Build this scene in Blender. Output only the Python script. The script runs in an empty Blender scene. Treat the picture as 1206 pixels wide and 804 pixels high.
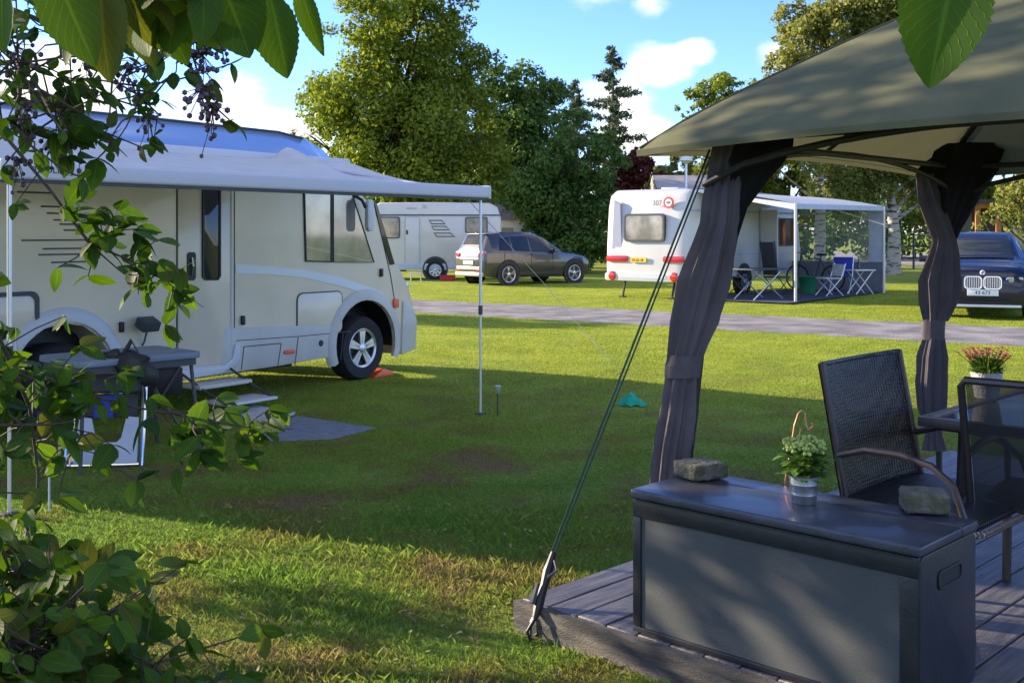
import bpy, bmesh, math, random
import numpy as np
from mathutils import Vector, Matrix
random.seed(7); rng = np.random.default_rng(11)
PI = math.pi; R = math.radians
scn = bpy.context.scene; C = scn.collection
F = 1300.0; CX = 603.0; HY = 274.0; H = 1.6      # focal length in photo px, principal column, horizon row, eye height
def P(px, py, Y): return Vector(((px-CX)/F*Y, Y, H-(py-HY)/F*Y))
def G(px, py, z=0.0):
    Y = (H-z)*F/(py-HY); return Vector(((px-CX)/F*Y, Y, z))

# ------------------------------------------------------------------ materials
def nt(name):
    m = bpy.data.materials.new(name); m.use_nodes = True
    t = m.node_tree; t.nodes.clear()
    return m, t, t.nodes, t.links
def mat(name, col, rough=.6, metal=0, var=0, vscale=6, bump=0, bscale=40, spec=.5, coat=0, col2=None, stretch=None, detail=6):
    m, t, N, L = nt(name)
    out = N.new('ShaderNodeOutputMaterial'); b = N.new('ShaderNodeBsdfPrincipled')
    b.inputs['Base Color'].default_value = (*col, 1); b.inputs['Roughness'].default_value = rough
    b.inputs['Metallic'].default_value = metal; b.inputs['Specular IOR Level'].default_value = spec
    b.inputs['Coat Weight'].default_value = coat; b.inputs['Coat Roughness'].default_value = .05
    L.new(b.outputs[0], out.inputs[0])
    tc = N.new('ShaderNodeTexCoord'); mp = N.new('ShaderNodeMapping'); L.new(tc.outputs['Object'], mp.inputs[0])
    if stretch: mp.inputs['Scale'].default_value = stretch
    if var > 0 or col2:
        n = N.new('ShaderNodeTexNoise'); n.inputs['Scale'].default_value = vscale; n.inputs['Detail'].default_value = detail
        L.new(mp.outputs[0], n.inputs['Vector'])
        r = N.new('ShaderNodeValToRGB'); r.color_ramp.elements[0].position = .35; r.color_ramp.elements[1].position = .65
        c2 = col2 if col2 else tuple(c*(1+var) for c in col)
        c1 = col if col2 else tuple(c*(1-var) for c in col)
        r.color_ramp.elements[0].color = (*c1, 1); r.color_ramp.elements[1].color = (*c2, 1)
        L.new(n.outputs[0], r.inputs[0]); L.new(r.outputs[0], b.inputs['Base Color'])
    if bump > 0:
        n2 = N.new('ShaderNodeTexNoise'); n2.inputs['Scale'].default_value = bscale; n2.inputs['Detail'].default_value = 5
        L.new(mp.outputs[0], n2.inputs['Vector'])
        bp = N.new('ShaderNodeBump'); bp.inputs['Strength'].default_value = bump; bp.inputs['Distance'].default_value = .02
        L.new(n2.outputs[0], bp.inputs['Height']); L.new(bp.outputs[0], b.inputs['Normal'])
    return m
def leafmat(name, c1, c2, trans=.45, rough=.5, posscale=.35, c3=None):
    m, t, N, L = nt(name)
    out = N.new('ShaderNodeOutputMaterial'); g = N.new('ShaderNodeNewGeometry')
    n = N.new('ShaderNodeTexNoise'); n.inputs['Scale'].default_value = posscale; n.inputs['Detail'].default_value = 3
    L.new(g.outputs['Position'], n.inputs['Vector'])
    ad = N.new('ShaderNodeMath'); ad.operation = 'MULTIPLY_ADD'; ad.inputs[1].default_value = .55; ad.inputs[2].default_value = 0
    L.new(g.outputs['Random Per Island'], ad.inputs[0])
    ad2 = N.new('ShaderNodeMath'); ad2.operation = 'MULTIPLY_ADD'; ad2.inputs[1].default_value = .9
    L.new(n.outputs[0], ad2.inputs[0]); L.new(ad.outputs[0], ad2.inputs[2])
    r = N.new('ShaderNodeValToRGB'); e = r.color_ramp.elements
    e[0].position = .35; e[0].color = (*c1, 1); e[1].position = .95; e[1].color = (*c2, 1)
    if c3:
        x = e.new(.99); x.color = (*c3, 1)
    L.new(ad2.outputs[0], r.inputs[0])
    b = N.new('ShaderNodeBsdfPrincipled'); b.inputs['Roughness'].default_value = rough; b.inputs['Specular IOR Level'].default_value = .2
    tr = N.new('ShaderNodeBsdfTranslucent')
    hs = N.new('ShaderNodeHueSaturation'); hs.inputs['Hue'].default_value = .485; hs.inputs['Value'].default_value = 1.25; hs.inputs['Saturation'].default_value = 1.1
    L.new(r.outputs[0], b.inputs['Base Color']); L.new(r.outputs[0], hs.inputs['Color']); L.new(hs.outputs[0], tr.inputs[0])
    mx = N.new('ShaderNodeMixShader'); mx.inputs[0].default_value = trans
    L.new(b.outputs[0], mx.inputs[1]); L.new(tr.outputs[0], mx.inputs[2]); L.new(mx.outputs[0], out.inputs[0])
    return m
def clothmat(name, col, trans=.3, rough=.85, var=.1, bscale=300, col2=None, vscale=4):
    m = mat(name, col, rough, var=var, vscale=vscale, bump=.15, bscale=bscale, spec=.25, col2=col2)
    t = m.node_tree; N = t.nodes; L = t.links
    b = next(n for n in N if n.type == 'BSDF_PRINCIPLED'); out = next(n for n in N if n.type == 'OUTPUT_MATERIAL')
    tr = N.new('ShaderNodeBsdfTranslucent'); tr.inputs[0].default_value = (*col, 1)
    mx = N.new('ShaderNodeMixShader'); mx.inputs[0].default_value = trans
    L.new(b.outputs[0], mx.inputs[1]); L.new(tr.outputs[0], mx.inputs[2]); L.new(mx.outputs[0], out.inputs[0])
    return m
def seethru(name, col, alpha=.3, rough=.1):
    m = mat(name, col, rough, spec=.5)
    b = next(n for n in m.node_tree.nodes if n.type == 'BSDF_PRINCIPLED'); b.inputs['Alpha'].default_value = alpha
    return m
def glassmat(name, col=(.02,.025,.03), rough=.03): return mat(name, col, rough, spec=.5)

M = {}
M['mh'] = mat('cream_gelcoat', (.66,.57,.42), .26, var=.06, vscale=1.6, coat=.35)
M['mh_roof'] = mat('roof_painted_sky', (.30,.42,.62), .2, metal=.35, coat=.6, var=.05, vscale=1)  # blue base colour imitates sky mirrored in the roof shoulders
M['mh_trim'] = mat('pale_trim', (.55,.56,.56), .4)
M['mh_skirt'] = mat('grey_beige_skirt', (.50,.48,.42), .4, var=.08, vscale=3)
M['swoosh'] = mat('pale_blue_film', (.62,.68,.72), .25, coat=.4)
M['seam'] = mat('dark_seam', (.08,.075,.065), .8)
M['black'] = mat('black_plastic', (.012,.012,.013), .5)
M['dgrey'] = mat('dark_grey_plastic', (.05,.052,.058), .5, var=.15)
M['rubber'] = mat('tyre_rubber', (.016,.016,.017), .85, var=.2, vscale=20)
M['alloy'] = mat('alloy', (.62,.63,.65), .32, metal=.75)
M['alu'] = mat('aluminium', (.68,.69,.71), .38, metal=.7)
M['chrome'] = mat('chrome', (.8,.8,.82), .12, metal=1)
M['white'] = mat('white_paint', (.70,.69,.66), .35, coat=.3, var=.02, vscale=2)
M['glass'] = glassmat('dark_glass')
M['glass_lit'] = mat('glass_painted_reflection', (.30,.28,.25), .05, metal=.3, coat=1, var=.45, vscale=2.2)  # pale mottled base colour stands in for bright reflections in the panes
M['curtainglass'] = mat('glass_over_blind', (.28,.25,.2), .1, coat=1, var=.4, vscale=3)
M['awn'] = clothmat('awning_fabric', (.74,.71,.66), .25, var=.06, vscale=5, bscale=8)
M['awnbar'] = mat('awning_bar_paint', (.52,.52,.54), .45)
M['orange'] = mat('orange_plastic', (.75,.12,.03), .35)
M['red'] = mat('red_lens', (.55,.015,.012), .12, coat=1)
M['suv'] = mat('graphite_paint', (.06,.058,.058), .25, metal=.4, coat=1)
M['suvtrim'] = mat('rear_silver', (.5,.42,.36), .3, metal=.3, coat=.5)
M['cwhite'] = mat('caravan_white', (.58,.56,.52), .35, coat=.3, var=.03, vscale=1.5)
M['bmw'] = mat('navy_paint', (.005,.007,.018), .2, coat=.35)
M['headl'] = mat('headlight_glass', (.6,.64,.7), .1, coat=1, metal=.3)
M['plate_y'] = mat('yellow_plate', (.75,.5,.04), .5)
M['plate_w'] = mat('white_plate', (.8,.8,.8), .5)
M['wood'] = mat('deck_wood', (.06,.057,.062), .45, stretch=(14,1.2,10), vscale=3.0, col2=(.15,.138,.135), bump=.35, bscale=25)
M['fascia'] = mat('worn_fascia', (.03,.027,.025), .7, stretch=(3,10,20), vscale=1.5, col2=(.15,.12,.09), bump=.5, bscale=30)
M['boxd'] = mat('box_dark', (.016,.017,.022), .33, var=.2, vscale=8, bump=.06, bscale=60)
M['boxlid'] = mat('box_lid', (.038,.042,.055), .36, var=.3, vscale=7, bump=.12, bscale=90, coat=.12)
M['boxp'] = mat('box_panel', (.062,.066,.064), .65, var=.12, vscale=3, bump=.1, bscale=200)
M['stone'] = mat('mossy_concrete', (.16,.145,.115), .95, vscale=22, col2=(.07,.075,.035), bump=.9, bscale=50)
M['zinc'] = mat('zinc', (.45,.47,.5), .35, metal=.85, var=.2, vscale=25)
M['canopy'] = clothmat('canopy_fabric', (.15,.148,.075), .2, var=.0, bscale=250, col2=(.105,.113,.062), vscale=3)
M['drape'] = clothmat('grey_drape', (.115,.10,.108), .12, var=.15, bscale=350, vscale=6)
M['net'] = clothmat('black_net', (.012,.011,.012), .08, bscale=500)
M['frame'] = mat('gazebo_frame', (.02,.018,.017), .5)
M['strap'] = mat('green_strap', (.02,.055,.035), .8, var=.3, vscale=40)
M['tex'] = seethru('textilene', (.02,.018,.016), .86, .7)
M['chfr'] = mat('chair_frame', (.07,.058,.052), .35, metal=.5)
M['chfr_l'] = mat('taupe_frame', (.065,.052,.048), .35, metal=.4)
M['copper'] = mat('copper', (.6,.28,.16), .4, metal=.8)
M['leafpot'] = leafmat('pot_leaf', (.07,.15,.02), (.18,.30,.05), .3, posscale=20)
M['sedum'] = mat('sedum_flower', (.34,.42,.10), .8, var=.3, vscale=60)
M['pink'] = mat('pink_petal', (.55,.06,.14), .6, var=.35, vscale=80)
M['bark'] = mat('bark', (.09,.07,.05), .95, var=.35, vscale=6, bump=.8, bscale=12, stretch=(1,1,.3))
M['twig'] = mat('twig', (.07,.045,.035), .8, var=.3, vscale=40)
M['berry'] = mat('dark_berry', (.05,.022,.045), .3, var=.4, vscale=30)
M['matblue'] = mat('mat_bluegrey', (.17,.19,.23), .95, var=.15, vscale=14, bump=.6, bscale=90)
M['matlight'] = mat('mat_light', (.45,.45,.45), .9, var=.15, vscale=14, bump=.5, bscale=60)
M['tabletop'] = mat('camp_table', (.15,.19,.25), .5, var=.1, vscale=5)
M['bluecloth'] = mat('blue_cloth', (.03,.05,.35), .9)
M['panelgrey'] = mat('pale_panel', (.42,.47,.55), .6, var=.08)
M['tur'] = clothmat('turquoise_cloth', (.03,.45,.30), .35)
M['housew'] = mat('timber_orange', (.45,.16,.05), .7, var=.2)
M['roofgrey'] = mat('grey_roofing', (.38,.35,.33), .8, var=.15, vscale=3)
M['roofpink'] = mat('faded_red_roof', (.52,.40,.37), .8, var=.2, vscale=3)
M['navymat'] = mat('navy_groundsheet', (.03,.04,.08), .9, var=.3, vscale=6)
M['pvc'] = seethru('clear_pvc', (.55,.6,.58), .28, .15)
M['pvcgrey'] = clothmat('grey_pvc', (.16,.18,.22), .1)
M['greenplastic'] = mat('green_plastic', (.01,.16,.07), .5)

# wicker : woven pattern
def wicker(name, c1, c2, scale):
    m, t, N, L = nt(name)
    out = N.new('ShaderNodeOutputMaterial'); b = N.new('ShaderNodeBsdfPrincipled'); L.new(b.outputs[0], out.inputs[0])
    tc = N.new('ShaderNodeTexCoord'); 
    w1 = N.new('ShaderNodeTexWave'); w1.inputs['Scale'].default_value = scale; w1.bands_direction = 'Y'
    w2 = N.new('ShaderNodeTexWave'); w2.inputs['Scale'].default_value = scale*1.15; w2.bands_direction = 'Z'
    w3 = N.new('ShaderNodeTexWave'); w3.inputs['Scale'].default_value = scale*1.15; w3.bands_direction = 'X'
    for w in (w1, w2, w3):
        w.inputs['Distortion'].default_value = 1.5; w.inputs['Detail Scale'].default_value = 6; L.new(tc.outputs['Object'], w.inputs[0])
    a = N.new('ShaderNodeMath'); a.operation = 'MAXIMUM'; L.new(w2.outputs['Fac'], a.inputs[0]); L.new(w3.outputs['Fac'], a.inputs[1])
    x = N.new('ShaderNodeMath'); x.operation = 'MULTIPLY'; L.new(w1.outputs['Fac'], x.inputs[0]); L.new(a.outputs[0], x.inputs[1])
    r = N.new('ShaderNodeValToRGB'); r.color_ramp.elements[0].position = .15; r.color_ramp.elements[1].position = .7
    r.color_ramp.elements[0].color = (*c1, 1); r.color_ramp.elements[1].color = (*c2, 1)
    L.new(x.outputs[0], r.inputs[0]); L.new(r.outputs[0], b.inputs['Base Color']); b.inputs['Roughness'].default_value = .38
    bp = N.new('ShaderNodeBump'); bp.inputs['Strength'].default_value = .9; bp.inputs['Distance'].default_value = .006
    L.new(x.outputs[0], bp.inputs['Height']); L.new(bp.outputs[0], b.inputs['Normal'])
    return m
M['wicker'] = wicker('black_wicker', (.002,.002,.003), (.05,.048,.055), 17)
M['wickerb'] = wicker('brown_wicker', (.05,.038,.034), (.36,.30,.27), 17)
def birchmat():
    m = mat('birch_bark', (.42,.38,.31), .9, bump=.4, bscale=20, stretch=(1,1,5), vscale=3, col2=(.06,.05,.04))
    r = next(n for n in m.node_tree.nodes if n.type == 'VALTORGB'); r.color_ramp.elements[0].position = .52; r.color_ramp.elements[1].position = .62
    return m
M['birch'] = birchmat()

# ------------------------------------------------------------------ mesh helpers
class MB:
    def __init__(s): s.v = []; s.f = []
    def add(s, vs, fs):
        o = len(s.v); s.v += [tuple(v) for v in vs]; s.f += [tuple(i+o for i in f) for f in fs]; return s
    def box(s, c, d, rz=0, ry=0, rx=0):
        m = Matrix.Rotation(rz,3,'Z') @ Matrix.Rotation(ry,3,'Y') @ Matrix.Rotation(rx,3,'X'); c = Vector(c)
        vs = [c + m @ Vector((x*d[0]/2, y*d[1]/2, z*d[2]/2)) for x in (-1,1) for y in (-1,1) for z in (-1,1)]
        return s.add(vs, [(0,1,3,2),(4,6,7,5),(0,4,5,1),(2,3,7,6),(0,2,6,4),(1,5,7,3)])
    def b6(s, x0,x1,y0,y1,z0,z1): return s.box(((x0+x1)/2,(y0+y1)/2,(z0+z1)/2),(x1-x0,y1-y0,z1-z0))
    def tube(s, pts, r, n=8, cap=True):
        pts = [Vector(p) for p in pts]; k = len(pts); rs = r if isinstance(r,(list,tuple)) else [r]*k
        vs = []; up = None
        for i,p in enumerate(pts):
            d = (pts[min(i+1,k-1)]-pts[max(i-1,0)]).normalized()
            if up is None:
                up = Vector((0,0,1)) if abs(d.z)<.9 else Vector((1,0,0))
            a = d.cross(up).normalized(); b = a.cross(d).normalized(); up = b
            for j in range(n):
                t = 2*PI*j/n; vs.append(p + a*math.cos(t)*rs[i] + b*math.sin(t)*rs[i])
        fs = [(i*n+j, i*n+(j+1)%n, (i+1)*n+(j+1)%n, (i+1)*n+j) for i in range(k-1) for j in range(n)]
        if cap: fs += [tuple(range(n))[::-1], tuple((k-1)*n+j for j in range(n))]
        return s.add(vs, fs)
    def loft(s, rings, closed=True, cap=True):
        n = len(rings[0]); vs = [p for r_ in rings for p in r_]; fs = []
        for i in range(len(rings)-1):
            for j in range(n if closed else n-1):
                fs.append((i*n+j, i*n+(j+1)%n, (i+1)*n+(j+1)%n, (i+1)*n+j))
        if cap: fs += [tuple(range(n))[::-1], tuple((len(rings)-1)*n+j for j in range(n))]
        return s.add(vs, fs)
    def lathe(s, prof, c=(0,0,0), axis='Z', n=24, cap=False):
        vs = []; c = Vector(c)
        for (r,h) in prof:
            for j in range(n):
                t = 2*PI*j/n; a, b = r*math.cos(t), r*math.sin(t)
                vs.append(c + (Vector((a,b,h)) if axis=='Z' else Vector((a,h,b)) if axis=='Y' else Vector((h,a,b))))
        k = len(prof)
        fs = [(i*n+j, i*n+(j+1)%n, (i+1)*n+(j+1)%n, (i+1)*n+j) for i in range(k-1) for j in range(n)]
        if cap: fs += [tuple(range(n)), tuple((k-1)*n+j for j in range(n))]
        return s.add(vs, fs)
    def prism(s, poly, fn, a, b):   # poly 2-D points, fn(u,v,w)->3-D, from w=a to w=b
        n = len(poly); vs = [fn(u,v,a) for u,v in poly] + [fn(u,v,b) for u,v in poly]
        return s.add(vs, [tuple(range(n))[::-1], tuple(range(n,2*n))] + [(i,(i+1)%n,n+(i+1)%n,n+i) for i in range(n)])
    def ball(s, c, r, n=8, sc=(1,1,1)):
        prof = []; vs = []; c = Vector(c)
        for i in range(n//2+1):
            t = PI*i/(n//2)
            for j in range(n):
                a = 2*PI*j/n; vs.append(c+Vector((r*math.sin(t)*math.cos(a)*sc[0], r*math.sin(t)*math.sin(a)*sc[1], r*math.cos(t)*sc[2])))
        return s.add(vs, [(i*n+j,(i+1)*n+j,(i+1)*n+(j+1)%n,i*n+(j+1)%n) for i in range(n//2) for j in range(n)])
    def build(s, name, m, parent=None, smooth=False, bevel=0, seg=2, fix=True, ang=None):
        me = bpy.data.meshes.new(name); me.from_pydata(s.v, [], s.f); me.update()
        bm = bmesh.new(); bm.from_mesh(me)
        if fix:
            bmesh.ops.remove_doubles(bm, verts=bm.verts, dist=1e-5)
            bmesh.ops.recalc_face_normals(bm, faces=bm.faces)
        if bevel:
            es = [e for e in bm.edges if len(e.link_faces)==2 and e.calc_face_angle(0) > .6]
            bmesh.ops.bevel(bm, geom=es, offset=bevel, segments=seg, affect='EDGES', profile=.6, clamp_overlap=True)
        if smooth or bevel:
            lim = ang if ang else R(38)
            for f in bm.faces: f.smooth = True
            for e in bm.edges:
                if len(e.link_faces)==2 and e.calc_face_angle(0) > lim: e.smooth = False
        bm.to_mesh(me); bm.free()
        me.materials.append(m); o = bpy.data.objects.new(name, me); C.objects.link(o); o.parent = parent
        return o
def npmesh(name, V, Fc, m, parent=None, smooth=False):
    """V (n,3) float, Fc (k,q) int : fast mesh of k faces with q corners"""
    me = bpy.data.meshes.new(name); k, q = Fc.shape
    me.vertices.add(len(V)); me.vertices.foreach_set('co', V.astype(np.float32).ravel())
    me.loops.add(k*q); me.loops.foreach_set('vertex_index', Fc.astype(np.int32).ravel())
    me.polygons.add(k); me.polygons.foreach_set('loop_start', (np.arange(k)*q).astype(np.int32)); me.polygons.foreach_set('loop_total', np.full(k,q,np.int32))
    if smooth: me.polygons.foreach_set('use_smooth', np.ones(k,bool))
    me.update(); me.validate(); me.materials.append(m)
    o = bpy.data.objects.new(name, me); C.objects.link(o); o.parent = parent; return o
def tag(o, label=None, cat=None, group=None, kind=None):
    if label: o['label'] = label
    if cat: o['category'] = cat
    if group: o['group'] = group
    if kind: o['kind'] = kind
    return o
def thing(name, label, cat, loc=(0,0,0), rz=0, group=None):
    o = bpy.data.objects.new(name, None); C.objects.link(o); o.location = loc; o.rotation_euler = (0,0,rz); o.empty_display_size = .2
    return tag(o, label, cat, group)
def copy_tree(o, parent=None):
    c = o.copy(); C.objects.link(c); c.parent = parent
    for ch in [x for x in bpy.data.objects if x.parent == o and x != c]: copy_tree(ch, c)
    return c
def rrect(x0,x1,z0,z1,r,n=4):
    pts = []
    for cx,cz,a0 in ((x1-r,z1-r,0),(x0+r,z1-r,90),(x0+r,z0+r,180),(x1-r,z0+r,270)):
        for i in range(n+1):
            a = R(a0+90*i/n); pts.append((cx+r*math.cos(a), cz+r*math.sin(a)))
    return pts
def text(name, body, size, m, parent, loc, rot, depth=.002, ax='LEFT', xs=1.0):
    cu = bpy.data.curves.new(name, 'FONT'); cu.body = body; cu.size = size; cu.extrude = depth; cu.align_x = ax
    t = bpy.data.objects.new('tmp_text', cu); C.objects.link(t)
    bpy.context.view_layer.update()
    me = bpy.data.meshes.new_from_object(t); me.name = name
    bpy.data.objects.remove(t); bpy.data.curves.remove(cu)
    me.materials.clear(); me.materials.append(m)
    o = bpy.data.objects.new(name, me); C.objects.link(o); o.parent = parent; o.location = loc; o.rotation_euler = rot; o.scale = (xs,1,1)
    return o
def frameprism(poly, w, fn, a, b, mb=None):
    """a rim of width w round a polygon, w=a..b deep"""
    mb = mb or MB(); cx = sum(p[0] for p in poly)/len(poly); cz = sum(p[1] for p in poly)/len(poly)
    mx = max(abs(p[0]-cx) for p in poly); mz = max(abs(p[1]-cz) for p in poly)
    inn = [(cx+(x-cx)*(1-w/mx), cz+(z-cz)*(1-w/mz)) for x,z in poly]; n = len(poly)
    vs = [fn(*p,a) for p in poly]+[fn(*p,a) for p in inn]+[fn(*p,b) for p in poly]+[fn(*p,b) for p in inn]
    fs = []
    for i in range(n):
        j = (i+1)%n
        fs += [(i,j,n+j,n+i),(2*n+i,3*n+i,3*n+j,2*n+j),(i,2*n+i,2*n+j,j),(n+i,n+j,3*n+j,3*n+i)]
    return mb.add(vs, fs)
def wheel(parent, x, y, r, rim, w, sgn, spokes=5, m_rim=None, twin=False):
    """wheel at x, outer face at y, looking along sgn*y"""
    m_rim = m_rim or M['alloy']
    t = MB().lathe([(rim*.96,-.02*sgn+0),(rim,0),(rim+.012,.005*sgn),(r*.93,.012*sgn),(r,-.03*sgn),(r*1.005,-w*sgn*.5),(r,-(w-.02)*sgn),(r*.92,-w*sgn),(rim*.8,-w*sgn)], (x,y,r), 'Y', 32)
    wh = t.build('wheel', M['rubber'], parent, smooth=True)
    rm = MB().lathe([(rim*1.0,0.0),(rim*.97,.006*sgn),(rim*.9,-.012*sgn),(rim*.88,-.06*sgn),(rim*.2,-.075*sgn),(.001,-.075*sgn)], (x,y,r), 'Y', 32)
    rm.build('rim_well', M['dgrey'], wh, smooth=True)
    s = MB().lathe([(rim*1.0,.004*sgn),(rim*.97,.009*sgn),(rim*.88,-.004*sgn),(rim*.87,-.02*sgn)], (x,y,r), 'Y', 32)
    for k in range(spokes):
        for dd in ((-.13,.13) if twin else (0,)):
            a = 2*PI*k/spokes+.3+dd; ca, sa = math.cos(a), math.sin(a)
            w1 = rim*(.10 if twin else .16); w0 = rim*(.10 if twin else .13)
            pts = [(rim*.15,-w0),(rim*.9,-w1),(rim*.9,w1),(rim*.15,w0)]
            vs = []
            for dy in (.0,-.025):
                for u,v in pts: vs.append((x+u*ca-v*sa, y+(dy-.004)*sgn, r+u*sa+v*ca))
            s.add(vs, [(0,1,2,3),(7,6,5,4),(0,4,5,1),(1,5,6,2),(2,6,7,3),(3,7,4,0)])
    s.lathe([(.001,.012*sgn),(rim*.16,.012*sgn),(rim*.24,.0*sgn),(rim*.24,-.03*sgn)], (x,y,r), 'Y', 20)
    s.build('rim', m_rim, wh, smooth=True)
    return wh

# ------------------------------------------------------------------ camera, light, sky
cam = bpy.data.cameras.new('camera'); co = bpy.data.objects.new('camera', cam); C.objects.link(co); scn.camera = co
co.location = (0,0,H); co.rotation_euler = (PI/2,0,0); cam.sensor_width = 36; cam.lens = F/1206*36; cam.shift_y = -(402-HY)/1206; cam.clip_end = 3000; cam.clip_start = .05
SUN_AZ = math.atan2(.40,-.917)     # where the sun stands (world angle), low on the left, slightly ahead
SUN_EL = R(17)
sd = Vector((math.cos(SUN_AZ)*math.cos(SUN_EL), math.sin(SUN_AZ)*math.cos(SUN_EL), math.sin(SUN_EL)))
sl = bpy.data.lights.new('sun','SUN'); so = bpy.data.objects.new('sun', sl); C.objects.link(so); sl.energy = 4.0; sl.angle = R(.55); sl.color = (1,.84,.62)
so.rotation_euler = sd.to_track_quat('Z','Y').to_euler()
w = bpy.data.worlds.new('World'); scn.world = w; w.use_nodes = True
N = w.node_tree.nodes; L = w.node_tree.links; bg = N['Background']
sky = N.new('ShaderNodeTexSky'); sky.sky_type = 'NISHITA'; sky.sun_disc = False; sky.sun_elevation = SUN_EL; sky.sun_rotation = PI/2-SUN_AZ
sky.air_density = 1.0; sky.dust_density = .1; sky.ozone_density = 2.6
tc = N.new('ShaderNodeTexCoord'); nrm = N.new('ShaderNodeVectorMath'); nrm.operation = 'NORMALIZE'; L.new(tc.outputs['Generated'], nrm.inputs[0])
ns = N.new('ShaderNodeTexNoise'); ns.inputs['Scale'].default_value = 9; ns.inputs['Detail'].default_value = 9; ns.inputs['Roughness'].default_value = .58
mpn = N.new('ShaderNodeMapping'); mpn.inputs['Scale'].default_value = (1,1,1.9); L.new(nrm.outputs[0], mpn.inputs[0]); L.new(mpn.outputs[0], ns.inputs['Vector'])
prev = None
clouds = [(255,135,.085,1.05),(60,100,.10,1.0),(330,160,.06,1.1),(180,60,.05,.7),(335,150,.06,1),(775,80,.045,1.15),(815,62,.026,1.1),(735,112,.05,.95),(755,165,.05,1.0),(700,-5,.05,.8),(765,5,.03,.8),(925,62,.035,.95),(950,75,.035,.95),(-140,60,.14,1),(1350,60,.1,.9),(1500,-50,.12,.8),(180,-260,.14,.7),(900,-420,.16,.7),(272,88,.018,.8)]
cl_ = [((P(a_,b_,1)-Vector((0,0,H))).normalized(),c_,d_) for a_,b_,c_,d_ in clouds]
for az,el,rad,am in ((20,35,.4,1.1),(-20,28,.35,1.1),(-60,40,.45,1.15),(-100,30,.45,1.1),(-140,45,.45,1.1),(150,30,.35,1),(90,62,.35,1.1),(-90,75,.4,1.05),(60,40,.2,.9),(-50,12,.3,1),(-110,8,.3,1),(200,40,.35,1)):  # extra clouds outside the view, added as neutral fill light
    cl_.append((Vector((math.cos(R(az))*math.cos(R(el)),math.sin(R(az))*math.cos(R(el)),math.sin(R(el)))),rad,am))
for (d,rad,am) in cl_:
    sb = N.new('ShaderNodeVectorMath'); sb.operation = 'SUBTRACT'; L.new(nrm.outputs[0], sb.inputs[0]); sb.inputs[1].default_value = d
    sc_ = N.new('ShaderNodeVectorMath'); sc_.operation = 'MULTIPLY'; L.new(sb.outputs[0], sc_.inputs[0]); sc_.inputs[1].default_value = (1,1,1.6)
    ln = N.new('ShaderNodeVectorMath'); ln.operation = 'LENGTH'; L.new(sc_.outputs[0], ln.inputs[0])
    mr = N.new('ShaderNodeMapRange'); mr.inputs['From Min'].default_value = 0; mr.inputs['From Max'].default_value = rad*1.5; mr.inputs['To Min'].default_value = am; mr.inputs['To Max'].default_value = 0
    mr.interpolation_type = 'SMOOTHSTEP'; L.new(ln.outputs['Value'], mr.inputs['Value'])
    if prev is None: prev = mr.outputs[0]
    else:
        mxn = N.new('ShaderNodeMath'); mxn.operation = 'MAXIMUM'; L.new(prev, mxn.inputs[0]); L.new(mr.outputs[0], mxn.inputs[1]); prev = mxn.outputs[0]
ad = N.new('ShaderNodeMath'); ad.operation = 'MULTIPLY_ADD'; L.new(ns.outputs[0], ad.inputs[0]); ad.inputs[1].default_value = 1.7; 
sub = N.new('ShaderNodeMath'); sub.operation = 'SUBTRACT'; L.new(prev, sub.inputs[0]); sub.inputs[1].default_value = 1.0
L.new(sub.outputs[0], ad.inputs[2])
cm = N.new('ShaderNodeMapRange'); cm.inputs['From Min'].default_value = .3; cm.inputs['From Max'].default_value = .85; L.new(ad.outputs[0], cm.inputs['Value']); cm.interpolation_type = 'SMOOTHSTEP'
n2 = N.new('ShaderNodeTexNoise'); n2.inputs['Scale'].default_value = 14; n2.inputs['Detail'].default_value = 6; L.new(mpn.outputs[0], n2.inputs['Vector'])
cr = N.new('ShaderNodeValToRGB'); cr.color_ramp.elements[0].position = .35; cr.color_ramp.elements[1].position = .68
cr.color_ramp.elements[0].color = (2.05,2.15,2.2,1); cr.color_ramp.elements[1].color = (4.0,3.9,3.5,1); L.new(n2.outputs[0], cr.inputs[0])
mxc = N.new('ShaderNodeMixRGB'); L.new(cm.outputs[0], mxc.inputs[0]); hsv = N.new('ShaderNodeHueSaturation'); hsv.inputs['Saturation'].default_value = 1.12; L.new(sky.outputs[0], hsv.inputs['Color']); tnt = N.new('ShaderNodeMixRGB'); tnt.blend_type = 'MULTIPLY'; tnt.inputs[0].default_value = 1; tnt.inputs[2].default_value = (.47,.53,.88,1); L.new(hsv.outputs[0], tnt.inputs[1]); L.new(tnt.outputs[0], mxc.inputs[1]); L.new(cr.outputs[0], mxc.inputs[2])
L.new(mxc.outputs[0], bg.inputs[0]); bg.inputs[1].default_value = .15
scn.view_settings.view_transform = 'Standard'; scn.view_settings.look = 'None'; scn.view_settings.exposure = 1.70; scn.view_settings.gamma = 1
scn.render.engine = 'CYCLES'

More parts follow.
